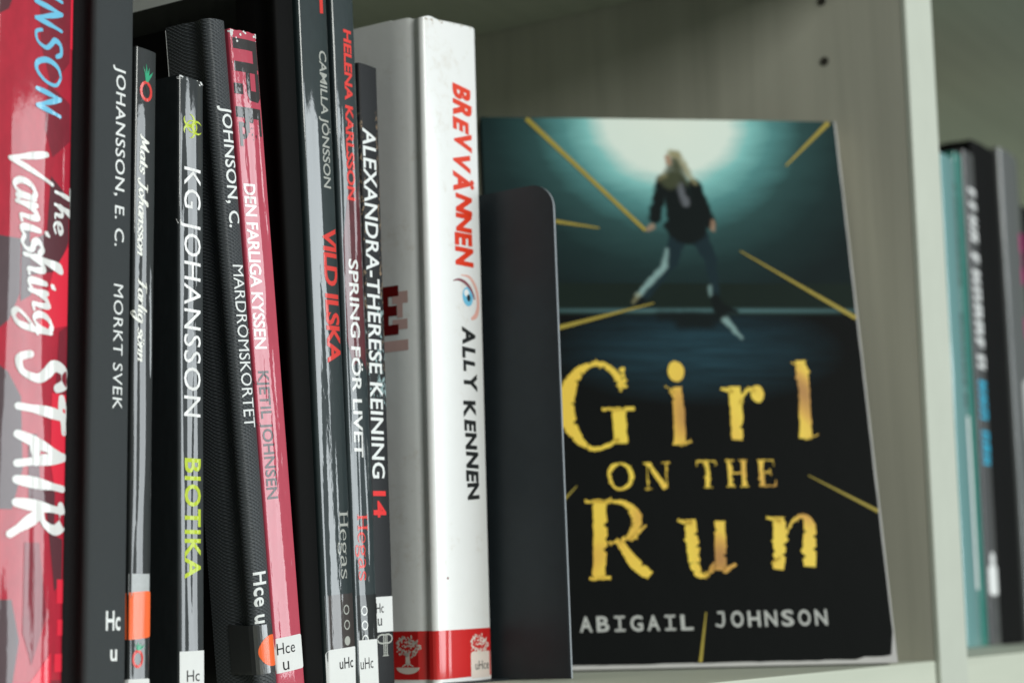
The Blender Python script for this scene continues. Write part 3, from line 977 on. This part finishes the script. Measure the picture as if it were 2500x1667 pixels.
for ch in 'ALLY KENNEN':
    if ch == ' ':
        x += 0.34
        continue
    ps = font_polys(ch, 0.045, 0.0)
    x0, x1, y0, y1 = bounds(ps)
    k = rng.uniform(0.92, 1.10)
    dy = rng.uniform(-0.05, 0.05)
    rot = rng.uniform(-0.10, 0.10)
    for p in ps:
        ttl.append([(x + (u - x0) + (v * rot), v * k + dy) for u, v in p])
    x += (x1 - x0) + 0.09
b.down('author_lettering', ttl, (17.8, 18.6), (25.6, 26.8), (118.6, 59.8), M['title_black'], 0.07, cap_height(0.045), 6)
M['iris'] = plain('iris_blue', (0.16, 0.50, 0.72), 0.5, 0.2)
M['skin_print'] = plain('skin_print', (0.78, 0.42, 0.36), 0.5, 0.2)
M['lid'] = plain('lid_print', (0.25, 0.08, 0.10), 0.5, 0.2)
b.patch('printed_iris', disc(22.4, 129.2, 3.4, 3.3), M['iris'], 0.06)
b.patch('printed_iris', disc(21.6, 130.4, 1.6, 1.3), M['white_ink'], 0.075)
b.patch('printed_pupil', disc(22.9, 128.8, 1.15, 1.2), M['title_black'], 0.085)
lay('printed_eyelid', ribbon(catmull([(13.5, 133.6, .3), (16.5, 134.4, .8), (20.5, 134.0, 1.2), (24.5, 132.0, 1.2), (26.8, 129.0, .8)], 6)), b.surf, M['lid'], b.root, 0.08)
lay('printed_brow', ribbon(catmull([(18.5, 136.2, .3), (24, 136.0, 1.0), (28.2, 132.4, 1.6), (29.2, 127.0, 1.8), (27.6, 123.4, 2.0), (24.6, 121.8, 1.0)], 6)), b.surf, M['skin_print'], b.root, 0.06)


def side(x, z, lift):     # the joint and left cover, coordinates x = -depth
    return Vector((0.15 - lift, -x, z))


band = [(-1.2, 1.6), (32.2, 1.6), (32.2, 17.2), (-1.2, 17.2)]
b.patch('printed_band', band, M['band_red'], 0.05, cuts=110)


def emblem(cx, z0, z1, w):
    h = z1 - z0
    rg = random.Random(11)
    out = []
    for k in range(95):
        a, q = rg.uniform(0, 2 * math.pi), math.sqrt(rg.random())
        ex, ez = cx + w * 0.47 * q * math.cos(a), z0 + h * (0.70 + 0.28 * q * math.sin(a))
        if ez < z0 + h * 0.44:
            continue
        rr = rg.uniform(0.018, 0.034) * h
        th = rg.uniform(0, 3.14)
        out.append([(ex + rr * 1.6 * math.cos(t) * math.cos(th) - rr * 0.8 * math.sin(t) * math.sin(th),
                     ez + rr * 1.6 * math.cos(t) * math.sin(th) + rr * 0.8 * math.sin(t) * math.cos(th)) for t in [2 * math.pi * j / 8 for j in range(8)]])
    out.append([(cx - w * .09, z0 + h * .26), (cx + w * .09, z0 + h * .26), (cx + w * .07, z0 + h * .5), (cx + w * .16, z0 + h * .6), (cx, z0 + h * .55), (cx - w * .16, z0 + h * .6), (cx - w * .07, z0 + h * .5)])
    for dx in (-0.22, 0.0, 0.22):
        out += ribbon([(cx, z0 + h * .28, .05 * w), (cx + dx * w, z0 + h * .19, .03 * w)], ends=False)
    out.append([(cx + w * 0.44 * math.cos(a), z0 + h * 0.17 + h * 0.17 * math.sin(a)) for a in [math.pi + math.pi * k / 14 for k in range(15)]])
    return out


lay('publisher_emblem', emblem(24.0, 3.0, 15.6, 12.6), b.surf, M['emblem'], b.root, 0.08, 4)
lb = b.patch('shelf_label', rrect(18.6, 31.6, 1.0, 9.6, 1.0, '0110'), M['label_clear'], 0.07, cuts=8)
b.across('label_lettering', font_polys('uHce'), (21.2, 30.0), (3.7, 6.6), M['label_ink'], 0.13, parent=lb)
# printing on the left cover (board face starts 18 mm behind the spine)
def cover_side(x, z, lift):
    d = -x
    r, j = 1.7, 4.2
    pts = [(r + 0.6, 0.05), (r + j * .22, 0.35), (r + j * .5, 0.9), (r + j * .7, 1.0), (r + j, 0.5), (r + j + 1.5, 0.0), (r + j + 8, 0.0), (200, 0.0)]
    xx = 0.0
    for (a, p), (c_, q) in zip(pts[:-1], pts[1:]):
        if a <= d <= c_:
            xx = p + (q - p) * (d - a) / (c_ - a)
    return Vector((xx - lift, d, z))


def lay_x(name, polys, mat, lift, cuts=12):
    bm = bmesh.new()
    for p in polys:
        bm.faces.new([bm.verts.new((q[0], q[1], 0)) for q in p])
    us = [v.co.x for v in bm.verts]
    lo, hi = min(us), max(us)
    for k in range(1, cuts):
        bmesh.ops.bisect_plane(bm, geom=list(bm.verts) + list(bm.edges) + list(bm.faces), plane_co=(lo + (hi - lo) * k / cuts, 0, 0), plane_no=(1, 0, 0), dist=1e-6)
    for v in bm.verts:
        v.co = cover_side(v.co.x, v.co.y, lift)
    bm.normal_update()
    bmesh.ops.reverse_faces(bm, faces=[f for f in bm.faces if f.normal.x > 0])
    return link(name, bm, mat, b.root)


lay_x('cover_band', [[(-60, 1.6), (-2.3, 1.6), (-2.3, 17.2), (-60, 17.2)]], M['band_red'], 0.05, 180)
lay_x('cover_emblem', emblem(-11.6 + 0.0, 3.4, 15.9, 10.4), M['emblem'], 0.10, 24)
E = [[(-40, 115.2), (-12.6, 115.2), (-12.6, 118.6), (-16.6, 118.6), (-16.6, 121.6), (-13.2, 121.6), (-13.2, 125), (-16.6, 125), (-16.6, 128.2), (-12.4, 128.2), (-12.4, 131.8), (-40, 131.8)]]
lay_x('cover_lettering', E, M['dark_red'], 0.09)
E2 = [[(-15, 125.6), (-8.6, 125.6), (-8.6, 129.6), (-15, 129.6)], [(-13.1, 120.8), (-10.8, 120.8), (-10.8, 125.6), (-13.1, 125.6)], [(-15, 116.8), (-8.9, 116.8), (-8.9, 120.2), (-15, 120.2)], [(-40, 109.6), (-8.8, 109.6), (-8.8, 113.2), (-40, 113.2)]]
lay_x('cover_lettering', E2, M['pale_red'], 0.06)
M['grime'] = plain('brown_grime', (0.40, 0.34, 0.26), 0.7, 0.1, 0.3)
lay('scuff_mark', [disc(6.5, 34, 0.5, 0.4, 9)], b.surf, M['dark_red'], b.root, 0.05)
wear = []
rng = random.Random(21)
for k in range(34):
    x = rng.choice([rng.uniform(0.4, 5.5), rng.uniform(0.4, 32.0)])
    z = 222.5 + 0.135 * x - (3.0 if x > 29.5 else 0.2) - abs(rng.gauss(0, 0.7))
    q = rng.uniform(0.12, 0.42)
    wear.append([(x + q * rng.uniform(.6, 1.8) * math.cos(a), z + q * rng.uniform(.3, 0.9) * math.sin(a)) for a in (0, 1.2, 2.3, 3.3, 4.4, 5.4)])
for k in range(0):
    x, z, q = rng.uniform(2, 30), rng.uniform(20, 215), rng.uniform(0.10, 0.24)
    wear.append([(x + q * math.cos(a), z + q * rng.uniform(.5, 1.6) * math.sin(a)) for a in (0, 1.2, 2.3, 3.3, 4.4, 5.4)])
lay('worn_edge', wear, b.surf, M['grime'], b.root, 0.05)

# ================================================================== metal bookend
be = thing('bookend', 'dark grey metal bookend plate with a rounded corner standing beside the white hardback', 'bookend', (523.5, 306.6, 0))
outline = [(0, 0.6), (0, 160.5)] + [(9 - 9 * math.cos(R(90 * k / 10)), 160.5 + 9 * math.sin(R(90 * k / 10))) for k in range(1, 11)] + [(118, 169), (130, 157), (130, 0.6)]
bm = bmesh.new()
A = [bm.verts.new((0, y, z)) for y, z in outline]
B_ = [bm.verts.new((1.5, y, z)) for y, z in outline]
bm.faces.new(A)
bm.faces.new(list(reversed(B_)))
n = len(outline)
for i in range(n):
    f = bm.faces.new((A[i], A[(i + 1) % n], B_[(i + 1) % n], B_[i]))
    f.material_index = 1
bmesh.ops.bevel(bm, geom=[e for e in bm.edges if abs(e.verts[0].co.x - e.verts[1].co.x) < 1e-6], offset=0.35, segments=2, affect='EDGES')
bmesh.ops.recalc_face_normals(bm, faces=bm.faces)
plate = link('upright_plate', bm, [M['metal'], M['edge_glint']], be)
plate.rotation_euler.x = -R(1.0)
box_ob('foot_plate', M['metal'], be, -34, 1.4, 24, 128, 0.08, 0.6)

# ================================================================== face-out book leaning on the upright
ang, lean = R(50.99), R(11.5)
e = Vector((math.cos(ang), -math.sin(ang), 0))
nrm = Vector((-math.sin(ang), -math.cos(ang), 0))
upv = Vector((0, 0, 1)) * math.cos(lean) - nrm * math.sin(lean)
yv = upv.cross(e)
BW, BH, BT = 152.6, 232.0, 9.0
org = Vector((673.3, 251.5, 0.4)) - e * 150.0
fo = thing('paperback_book', 'face-out black thriller with yellow torn lettering leaning against the bookcase upright', 'book', (0, 0, 0))
fo.matrix_world = Matrix(((e.x, yv.x, upv.x, org.x * S), (e.y, yv.y, upv.y, org.y * S), (e.z, yv.z, upv.z, org.z * S), (0, 0, 0, 1)))


def thriller():
    m, nt, bs = new_mat('thriller_cover')
    tc = nt.nodes.new('ShaderNodeTexCoord')
    sp = nt.nodes.new('ShaderNodeSeparateXYZ')
    nt.links.new(tc.outputs['Object'], sp.inputs[0])
    X, Z = sp.outputs[0], sp.outputs[2]

    def dist(cx, cz, rx, rz):
        a = math_node(nt, 'DIVIDE', math_node(nt, 'SUBTRACT', X, cx * S), rx * S)
        c = math_node(nt, 'DIVIDE', math_node(nt, 'SUBTRACT', Z, cz * S), rz * S)
        return math_node(nt, 'SQRT', math_node(nt, 'ADD', math_node(nt, 'MULTIPLY', a, a), math_node(nt, 'MULTIPLY', c, c)))
    wob = noise(nt, 90, 4, 0.6, (0.5, 1, 2.0))
    d = math_node(nt, 'ADD', dist(79, 233, 100, 94), math_node(nt, 'MULTIPLY', math_node(nt, 'SUBTRACT', wob, 0.5), 0.08))
    wall = ramp(nt, d, [(0.0, (0.86, 0.93, 0.84)), (0.27, (0.82, 0.92, 0.84)), (0.355, (0.26, 0.60, 0.58)), (0.45, (0.10, 0.28, 0.28)),
                        (0.58, (0.034, 0.085, 0.085)), (0.75, (0.016, 0.036, 0.037)), (0.95, (0.010, 0.018, 0.019))])
    low = math_node(nt, 'LESS_THAN', Z, 157.2 * S)
    c = mix_col(nt, low, wall, (0.012, 0.021, 0.017))
    k = dist(90, 145.2, 110, 1.6)
    curb = math_node(nt, 'SUBTRACT', 1.0, k, True)
    c = mix_col(nt, curb, c, (0.10, 0.20, 0.21))
    fl = math_node(nt, 'LESS_THAN', Z, 143.2 * S)
    streak = noise(nt, 120, 4, 0.6, (0.25, 1, 2.5), (2, 0, 0))
    g = math_node(nt, 'SUBTRACT', 1.0, dist(84, 128, 62, 24), True)
    glow = math_node(nt, 'MULTIPLY', math_node(nt, 'MULTIPLY', g, streak), 1.9, True)
    floor = mix_col(nt, glow, (0.005, 0.006, 0.006), (0.022, 0.062, 0.085))
    c = mix_col(nt, fl, c, floor)
    # soft printed figure, blurred as in the printed picture
    vm = nt.nodes.new('ShaderNodeVectorMath')
    vm.operation = 'MULTIPLY'
    nt.links.new(tc.outputs['Object'], vm.inputs[0])
    vm.inputs[1].default_value = (1000, 0, 1000)
    pj = nt.nodes.new('ShaderNodeVectorMath')
    pj.operation = 'MULTIPLY_ADD'
    nz = nt.nodes.new('ShaderNodeTexNoise')
    nz.inputs['Scale'].default_value = 260
    nz.inputs['Detail'].default_value = 3
    nt.links.new(tc.outputs['Object'], nz.inputs['Vector'])
    nt.links.new(nz.outputs['Color'], pj.inputs[0])
    pj.inputs[1].default_value = (2.4, 0, 2.4)
    nt.links.new(vm.outputs[0], pj.inputs[2])

    def vec(op, a, b_):
        n = nt.nodes.new('ShaderNodeVectorMath')
        n.operation = op
        for k, v in enumerate((a, b_)):
            if v is None:
                continue
            if isinstance(v, (tuple, Vector)):
                n.inputs[k].default_value = tuple(v)
            else:
                nt.links.new(v, n.inputs[k])
        return n

    def blob(c0, col, a, b_, ra, rb, soft=0.9, op=1.0):
        A = Vector((a[0] + 1.2, 0, a[1] + 1.2))
        D = Vector((b_[0] - a[0], 0, b_[1] - a[1]))
        rel = vec('SUBTRACT', pj.outputs[0], A).outputs[0]
        h = math_node(nt, 'MULTIPLY', vec('DOT_PRODUCT', rel, D).outputs['Value'], 1.0 / max(1e-6, D.length_squared), True)
        sc = nt.nodes.new('ShaderNodeVectorMath')
        sc.operation = 'SCALE'
        sc.inputs[0].default_value = tuple(D)
        nt.links.new(h, sc.inputs['Scale'])
        dd = vec('LENGTH', vec('SUBTRACT', rel, sc.outputs[0]).outputs[0], None).outputs['Value']
        rr = math_node(nt, 'ADD', math_node(nt, 'MULTIPLY', h, rb - ra), ra)
        mr = nt.nodes.new('ShaderNodeMapRange')
        mr.interpolation_type = 'SMOOTHSTEP'
        mr.inputs['From Min'].default_value = soft
        mr.inputs['From Max'].default_value = -soft
        mr.inputs['To Max'].default_value = op
        nt.links.new(math_node(nt, 'SUBTRACT', dd, rr), mr.inputs['Value'])
        return mix_col(nt, mr.outputs[0], c0, col)
    dark, jean, lite, gold, skin = (0.008, 0.012, 0.012), (0.014, 0.030, 0.038), (0.30, 0.46, 0.45), (0.34, 0.31, 0.17), (0.42, 0.27, 0.18)
    for args in ((dark, (70, 143), (95, 142), 2.0, 2.6, 2.2, 0.9), (dark, (78, 139.5), (90, 139.5), 2.4, 2.4, 2.0, 0.9),
                 (lite, (96.8, 141), (102.6, 133.6), 1.4, 0.6, 0.9, 0.8),
                 (jean, (81, 182), (76.0, 166.5), 4.2, 2.6), (jean, (76.0, 166.5), (63, 150.5), 2.5, 1.7),
                 (lite, (74.8, 172), (73.6, 166.5), 0.7, 1.3, 0.9, 0.75), (lite, (73.2, 165), (61.6, 152), 1.35, 1.2, 0.9, 0.85), (gold, (61.4, 152), (59.6, 148.8), 1.1, 1.0, 0.9, 0.6),
                 (jean, (87, 182), (92.6, 168), 4.4, 2.7), (jean, (92.6, 168), (93.6, 152.5), 2.4, 1.6),
                 (lite, (91.0, 155.6), (91.6, 152.0), 0.9, 0.7, 0.8, 0.6),
                 (dark, (93.2, 150.5), (94.6, 146.0), 2.0, 2.9), (dark, (95, 146.0), (101.4, 144.9), 2.4, 1.2), (dark, (62.6, 149.4), (60.8, 147.6), 1.9, 1.3),
                 (dark, (80, 202.5), (84, 183), 5.2, 8.4, 1.0), (dark, (75.2, 203), (70.6, 186.5), 3.0, 2.7, 1.0), (dark, (88.4, 201), (93.4, 184.6), 3.2, 2.8, 1.0),
                 (dark, (76, 183), (78, 179.5), 2.0, 2.0, 1.0),
                 (skin, (69.4, 182.6), (67.2, 181.0), 1.1, 0.8, 0.8, 0.8), (skin, (94.8, 185), (95.0, 181.6), 0.8, 0.9, 0.8, 0.8),
                 ((0.15, 0.16, 0.18), (82.0, 201.5), (84.2, 193.2), 1.3, 1.7, 1.1, 0.9),
                 (gold, (81.6, 214.5), (88.8, 202.4), 2.4, 0.9, 1.2, 0.85), ((0.07, 0.08, 0.045), (80.6, 211.5), (78.6, 203.5), 2.6, 4.0, 1.4, 0.9),
                 ((0.07, 0.08, 0.045), (81.6, 210), (85.2, 202.5), 1.8, 1.4, 1.2, 0.85), (gold, (76, 206), (73.6, 203.8), 1.0, 0.6, 1.2, 0.6),
                 (gold, (79.8, 216.2), (81.8, 215.6), 1.7, 1.7, 1.2, 0.9), (skin, (77.9, 214.2), (78.2, 211.6), 1.25, 1.15, 0.8, 0.95)):
        c = blob(c, *args)
    nt.links.new(c, bs.inputs['Base Color'])
    bs.inputs['Roughness'].default_value = 0.5
    bs.inputs['Specular IOR Level'].default_value = 0.04
    add_bump(nt, bs, noise(nt, 60, 3, 0.5), 0.15 * S)
    return m


M['cover_white'] = plain('cover_edge_white', (0.52, 0.51, 0.50), 0.5, 0.2)
box_ob('page_block', M['paper'], fo, 1, BW - 1.2, 0.8, BT - 0.8, 0.9, BH - 0.8)
box_ob('back_cover', M['cover_white'], fo, 0, BW, BT - 0.6, BT, 0.3, BH, bevel=0.2)
box_ob('spine', M['black_board'], fo, -0.6, -0.02, 0.1, BT, 0.3, BH, bevel=0.2)
box_ob('front_cover', M['cover_white'], fo, 0, BW, -0.1, 0.6, 0.3, BH, bevel=0.25)
# printed sheet with slightly worn, uneven borders
rng = random.Random(4)
bord = [(-0.1, 1.9)]
for k in range(1, 40):
    bord.append((0.2 + (BW - 1.6) * k / 40, 1.9 + 0.3 * (rng.random() - 0.5) + (0.9 if k > 36 else 0)))
bord.append((BW - 2.2, 3.4))
for k in range(1, 30):
    bord.append((BW - 0.7 + 0.22 * (rng.random() - 0.5), 5 + (BH - 8) * k / 30))
bord += [(BW - 0.8, BH - 0.1), (-0.1, BH - 0.1)]


def face(x, z, lift):
    return Vector((x, -0.1 - lift, z))


def flat(name, polys, mat, lift, parent=None):
    return lay(name, polys, face, mat, parent or fo, lift)


art = flat('cover_print', [bord], thriller(), 0.06)
M['string'] = plain('string_yellow', (0.40, 0.31, 0.045), 0.5, 0.2, 0.2)
for a, c_, w0, w1 in (((18.9, 231.3), (66.2, 180.6), 2.0, 1.5), ((149.4, 231.4), (128.6, 210.7), 2.0, 0.7), ((20.0, 185.8), (46.9, 181.5), 1.9, 0.6),
                      ((20.0, 135.6), (67.5, 148.4), 2.1, 0.5), ((151.6, 141.9), (105.4, 171.6), 1.9, 0.5), ((151.6, 60.2), (124.7, 75.2), 1.5, 0.4),
                      ((20.0, 60.0), (31.5, 71.8), 1.5, 0.4), ((75.2, 2.2), (78.9, 21.3), 1.3, 0.5)):
    flat('printed_string', ribbon([(a[0] + (c_[0] - a[0]) * k / 8, a[1] + (c_[1] - a[1]) * k / 8, w0 + (w1 - w0) * k / 8) for k in range(9)], ends=False), M['string'], 0.30)

# torn serif title
m, nt, bs = new_mat('torn_yellow')
f = noise(nt, 40, 0, 0.4, (1, 1, 1.0), (0.31, 0, 0.12))
c = ramp(nt, f, [(0.20, (0.45, 0.19, 0.02)), (0.32, (0.76, 0.40, 0.03)), (0.41, (0.93, 0.60, 0.035)), (0.7, (0.97, 0.69, 0.04))])
nt.links.new(c, bs.inputs['Base Color'])
bs.inputs['Roughness'].default_value = 0.5
M['torn'] = m
TG = {
    'G': ['c .80 .66 .03 .78 .82 .09 .62 .96 .08 .44 .97 .07 .26 .86 .15 .13 .64 .22 .11 .42 .22 .18 .20 .17 .32 .05 .08 .45 .01 .06 .60 .05 .06 .74 .12 .05',
          'l .76 .46 .19 .76 .07 .19', 'l .55 .455 .05 .96 .465 .05', 'l .84 .70 .05 .85 .94 .05'],
    'i': ['l .52 .69 .42 .55 .38 .44 .50 .02 .46', 'l .12 .70 .04 .44 .62 .10', 'l .50 .02 .10 .92 .06 .12', 'd .55 .87 .30 .125'],
    'r': ['l .34 .93 .30 .34 .5 .30 .30 .02 .28', 'l .03 .90 .06 .30 .84 .12', 'c .42 .62 .05 .54 .80 .07 .68 .88 .09 .80 .84 .12', 'd .84 .80 .15 .15'],
    'l': ['l .56 .98 .56 .58 .6 .52 .44 .05 .60', 'l .10 .96 .04 .50 .90 .09', 'l .40 .04 .08 1.0 .10 .06'],
    'R': ['l .24 .97 .22 .22 .5 .23 .16 .03 .20', 'l .02 .96 .05 .42 .96 .06', 'l .02 .02 .05 .34 .03 .06', 'c .36 .955 .05 .62 .93 .09 .78 .76 .18 .70 .56 .12 .52 .47 .06 .34 .45 .05', 'l .50 .46 .12 .70 .20 .19 .92 .04 .17', 'l .66 .48 .08 .92 .66 .03'],
    'u': ['l .22 .93 .22 .24 .5 .24 .24 .25 .22', 'c .24 .25 .20 .30 .08 .15 .45 .06 .08 .62 .22 .06', 'l .74 .90 .20 .72 .5 .22 .68 .12 .20', 'l .01 .92 .05 .26 .86 .10', 'l .72 .10 .12 .96 .22 .05', 'l .40 .0 .03 .60 .24 .08'],
    'n': ['l .26 .93 .26 .24 .5 .28 .16 .02 .24', 'l .02 .92 .05 .30 .86 .10', 'c .36 .62 .04 .56 .88 .07 .74 .94 .12 .84 .78 .24 .80 .45 .28 .76 .06 .26', 'l .04 .12 .04 .24 .24 .08'],
    'O': ['c .50 .96 .06 .20 .80 .20 .10 .48 .14 .24 .12 .10 .50 .03 .10 .82 .22 .16 .90 .52 .20 .76 .84 .14 .50 .96 .06'],
    'N': ['l .18 .96 .14 .80 .04 .24', 'l .16 .9 .04 .14 .06 .04', 'l .84 .10 .04 .86 .94 .05', 'l .02 .03 .04 .28 .03 .04', 'l .70 .96 .04 1.0 .96 .04', 'l .02 .95 .05 .24 .95 .06'],
    'T': ['l .50 .94 .22 .54 .5 .22 .48 .03 .24', 'l .05 .93 .10 .95 .93 .09', 'l .07 .93 .08 .04 .76 .04', 'l .93 .93 .06 .96 .78 .03', 'l .30 .03 .06 .70 .03 .06'],
    'H': ['l .24 .96 .20 .24 .04 .22', 'l .78 .96 .20 .76 .04 .22', 'l .24 .5 .06 .76 .52 .07', 'l .08 .95 .05 .42 .95 .05', 'l .60 .95 .05 .94 .95 .05', 'l .06 .05 .05 .40 .05 .05', 'l .60 .05 .05 .92 .05 .05'],
    'E': ['l .26 .96 .22 .26 .04 .26', 'l .10 .95 .05 .88 .95 .06', 'l .08 .05 .06 .90 .06 .09', 'l .30 .52 .05 .70 .54 .07', 'l .88 .94 .06 .90 .74 .03', 'l .90 .06 .09 .94 .26 .04', 'l .70 .64 .05 .70 .42 .05'],
}


def torn(name, ch, x0, x1, z0, z1, rough=0.022, seed=1, lift=0.34):
    rg = random.Random(seed)
    w, h = x1 - x0, z1 - z0
    out = []
    for q in TG[ch]:
        k, *v = q.split()
        v = [float(a) for a in v]
        if k == 'd':
            out.append([(x0 + w * v[0] + w * v[2] * math.cos(a) * rg.uniform(.93, 1.05), z0 + h * v[1] + h * v[3] * math.sin(a) * rg.uniform(.93, 1.05)) for a in [2 * math.pi * j / 22 for j in range(22)]])
            continue
        p = [(x0 + w * v[i], z0 + h * v[i + 1], v[i + 2] * w * 0.90) for i in range(0, len(v), 3)]
        p = catmull(p, 10) if k == 'c' else pline(p, 11)
        # diagonal slashes make the torn edge
        out += ribbon(p, rough * h, rg)
    return flat(name, out, M['torn'], lift)


torn('title_lettering', 'G', 25.6, 57.8, 86.4, 123.0, 0.030, 1)
torn('title_lettering', 'i', 68.2, 79.4, 87.4, 123.6, 0.030, 2)
torn('title_lettering', 'r', 91.6, 110.0, 89.6, 114.2, 0.040, 3)
torn('title_lettering', 'l', 121.0, 130.6, 88.6, 124.2, 0.030, 4)
torn('title_lettering', 'O', 43.6, 54.6, 70.0, 81.4, 0.055, 5)
torn('title_lettering', 'N', 58.2, 69.0, 70.0, 81.4, 0.050, 6)
torn('title_lettering', 'T', 79.4, 88.0, 70.4, 82.2, 0.055, 7)
torn('title_lettering', 'H', 90.6, 101.0, 70.4, 82.2, 0.055, 8)
torn('title_lettering', 'E', 103.6, 111.8, 70.4, 82.2, 0.055, 9)
torn('title_lettering', 'R', 33.8, 60.0, 34.4, 66.9, 0.032, 10)
torn('title_lettering', 'u', 70.3, 93.2, 34.4, 59.6, 0.042, 11)
torn('title_lettering', 'n', 105.6, 126.4, 37.0, 60.0, 0.042, 12)
M['author_grey'] = plain('author_grey', (0.50, 0.51, 0.49), 0.5, 0.2)
auth = []
for word, xa, xb, z0, z1 in (('ABIGAIL', 29.6, 73.4, 14.5, 20.5), ('JOHNSON', 81.8, 126.3, 15.3, 21.5)):
    cell = (xb - xa) / (len(word) - 0.28)
    for i, ch in enumerate(word):
        ps = font_polys(ch, 0.02)
        x0, x1, y0, y1 = bounds(ps)
        c0, c1 = cap_height(0.02)
        wd = cell * 0.74
        a0 = xa + cell * i
        if ch in 'IJ':
            mid = a0 + wd * 0.5
            h = z1 - z0
            if ch == 'I':
                auth += ribbon([(mid, z0, .9), (mid, z1, .9)], ends=False)
                auth += ribbon([(mid - wd * .42, z0 + .45, .9), (mid + wd * .42, z0 + .45, .9)], ends=False)
                auth += ribbon([(mid - wd * .42, z1 - .45, .9), (mid + wd * .42, z1 - .45, .9)], ends=False)
            else:
                auth += ribbon(catmull([(mid + wd * .25, z1, .9), (mid + wd * .25, z0 + h * .35, .9), (mid + wd * .05, z0 + .5, .9), (mid - wd * .4, z0 + h * .18, .9)], 6), ends=False)
                auth += ribbon([(mid - wd * .2, z1 - .45, .9), (mid + wd * .3, z1 - .45, .9)], ends=False)
            continue
        for p in ps:
            auth.append([(a0 + wd * (u - x0) / (x1 - x0), z0 + (z1 - z0) * (v - c0) / (c1 - c0)) for u, v in p])
flat('author_lettering', auth, M['author_grey'], 0.34)

# ================================================================== books in the right bay
G2 = 'books standing in the right bay'


def blobs(bk, xs, zs, n, mat, seed, wfrac=0.9):
    """unreadable out-of-focus lettering: short strokes in letter-sized cells"""
    rg = random.Random(seed)
    out = []
    z = zs[0]
    cell = (zs[0] - zs[1]) / n
    for k in range(n):
        a, c_ = zs[0] - cell * (k + 0.10), zs[0] - cell * (k + 0.86)
        j = rg.randint(0, 3)
        x0, x1 = xs
        w = (x1 - x0) * 0.24
        out.append([(x0, a), (x1, a), (x1, a - cell * .28), (x0, a - cell * .28)])
        if j != 1:
            out.append([(x0, c_ + cell * .24), (x1, c_ + cell * .24), (x1, c_), (x0, c_)])
        if j != 2:
            out.append([(x1 - w, a - cell * .28), (x1, a - cell * .28), (x1, c_ + cell * .24), (x1 - w, c_ + cell * .24)])
        if j != 0:
            out.append([((x0 + x1) / 2 - w / 2, a - cell * .28), ((x0 + x1) / 2 + w / 2, a - cell * .28), ((x0 + x1) / 2 + w / 2, c_ + cell * .24), ((x0 + x1) / 2 - w / 2, c_ + cell * .24)])
    return lay('spine_lettering', out, bk.surf, mat, bk.root, 0.15, 4)


M['teal_light'] = film_mat('teal_light', (0.13, 0.29, 0.29), 0.5, (1, 5, 2), 1.7, 0.08)
M['teal'] = film_mat('teal', (0.015, 0.19, 0.155), 0.5, (1, 5, 2), 1.5, 0.1)
M['char'] = film_mat('charcoal', (0.065, 0.065, 0.068), 0.3, (4, 5, 2), 1.45, 0.15)
M['cyan'] = plain('cyan_print', (0.03, 0.40, 0.60), 0.5, 0.2)
M['magenta'] = plain('magenta_print', (0.42, 0.03, 0.16), 0.5, 0.2)
M['grey_spine'] = film_mat('grey_spine', (0.105, 0.11, 0.11), 0.4, (6, 2, 2), 1.5, 0.12)
b = Book('paperback_book', 'pale teal book just right of the bookcase upright', 921, 305, 0, 32.5, 263, 160, G2, bulge=2.0, r=4)
b.cover(M['teal_light'], ztop=lambda i, x, y: 263 - 3.5 * max(0, (x - 24) / 8.5) ** 2)
b.pages()
blobs(b, (22, 28), (250, 192), 8, M['char'], 1)
blobs(b, (20, 26), (178, 126), 6, M['char'], 2)
b.patch('spine_mark', [(22, 122), (31, 122), (31, 30), (22, 30)], M['label'], 0.1)
b = Book('paperback_book', 'narrow deep green book beside the pale teal one', 954.2, 306, 0, 13, 270, 160, G2, bulge=0.4, r=1)
b.cover(M['teal'])
b.pages()
b = Book('paperback_book', 'charcoal book with pale and bright blue blurred lettering', 967.6, 305, 0, 18.6, 274, 160, G2, bulge=0.5, r=1.2)
b.cover(M['char'])
b.pages()
blobs(b, (4.5, 17.4), (254, 222), 4, M['label'], 3)
blobs(b, (4.0, 17.6), (217, 150), 7, M['label'], 4)
blobs(b, (3.6, 17.0), (145, 122), 3, M['cyan'], 5)
blobs(b, (3.6, 17.0), (117, 97), 3, M['cyan'], 6)
b.patch('spine_mark', rrect(2.0, 17.6, 27, 43, 3), M['label'], 0.1)
b.patch('spine_mark', disc(9.8, 46, 4.0, 4.4), M['label'], 0.12)
blobs(b, (7.5, 14.5), (25, 11), 3, M['grey_spine'], 8)
b = Book('hardcover_book', 'thick plain black book beside the charcoal one with blue lettering', 986.8, 306, 0, 46, 284, 165, G2, bulge=1.5, r=2)
b.hard(M['black_board'], M['black_board'])
b = Book('paperback_book', 'grey book with magenta lettering high on its spine', 1033.5, 304, 0, 38, 289, 165, G2, bulge=1.2, r=2)
b.cover(M['grey_spine'], ztop=lambda i, x, y: 289 - 4 * max(0, (x - 26) / 12) ** 2)
b.pages()
blobs(b, (28, 36), (246, 205), 1, M['magenta'], 9)
blobs(b, (28, 36), (195, 150), 1, M['magenta'], 10)
b.patch('spine_mark', [(16, 150), (30, 156), (37, 140), (37, 60), (28, 70), (16, 120)], M['cover_white'], 0.1)
b = Book('hardcover_book', 'black book at the right edge of the photo', 1072.5, 306, 0, 34, 262, 165, G2, bulge=1.0, r=2)
b.hard(M['black_board'], M['black_board'])
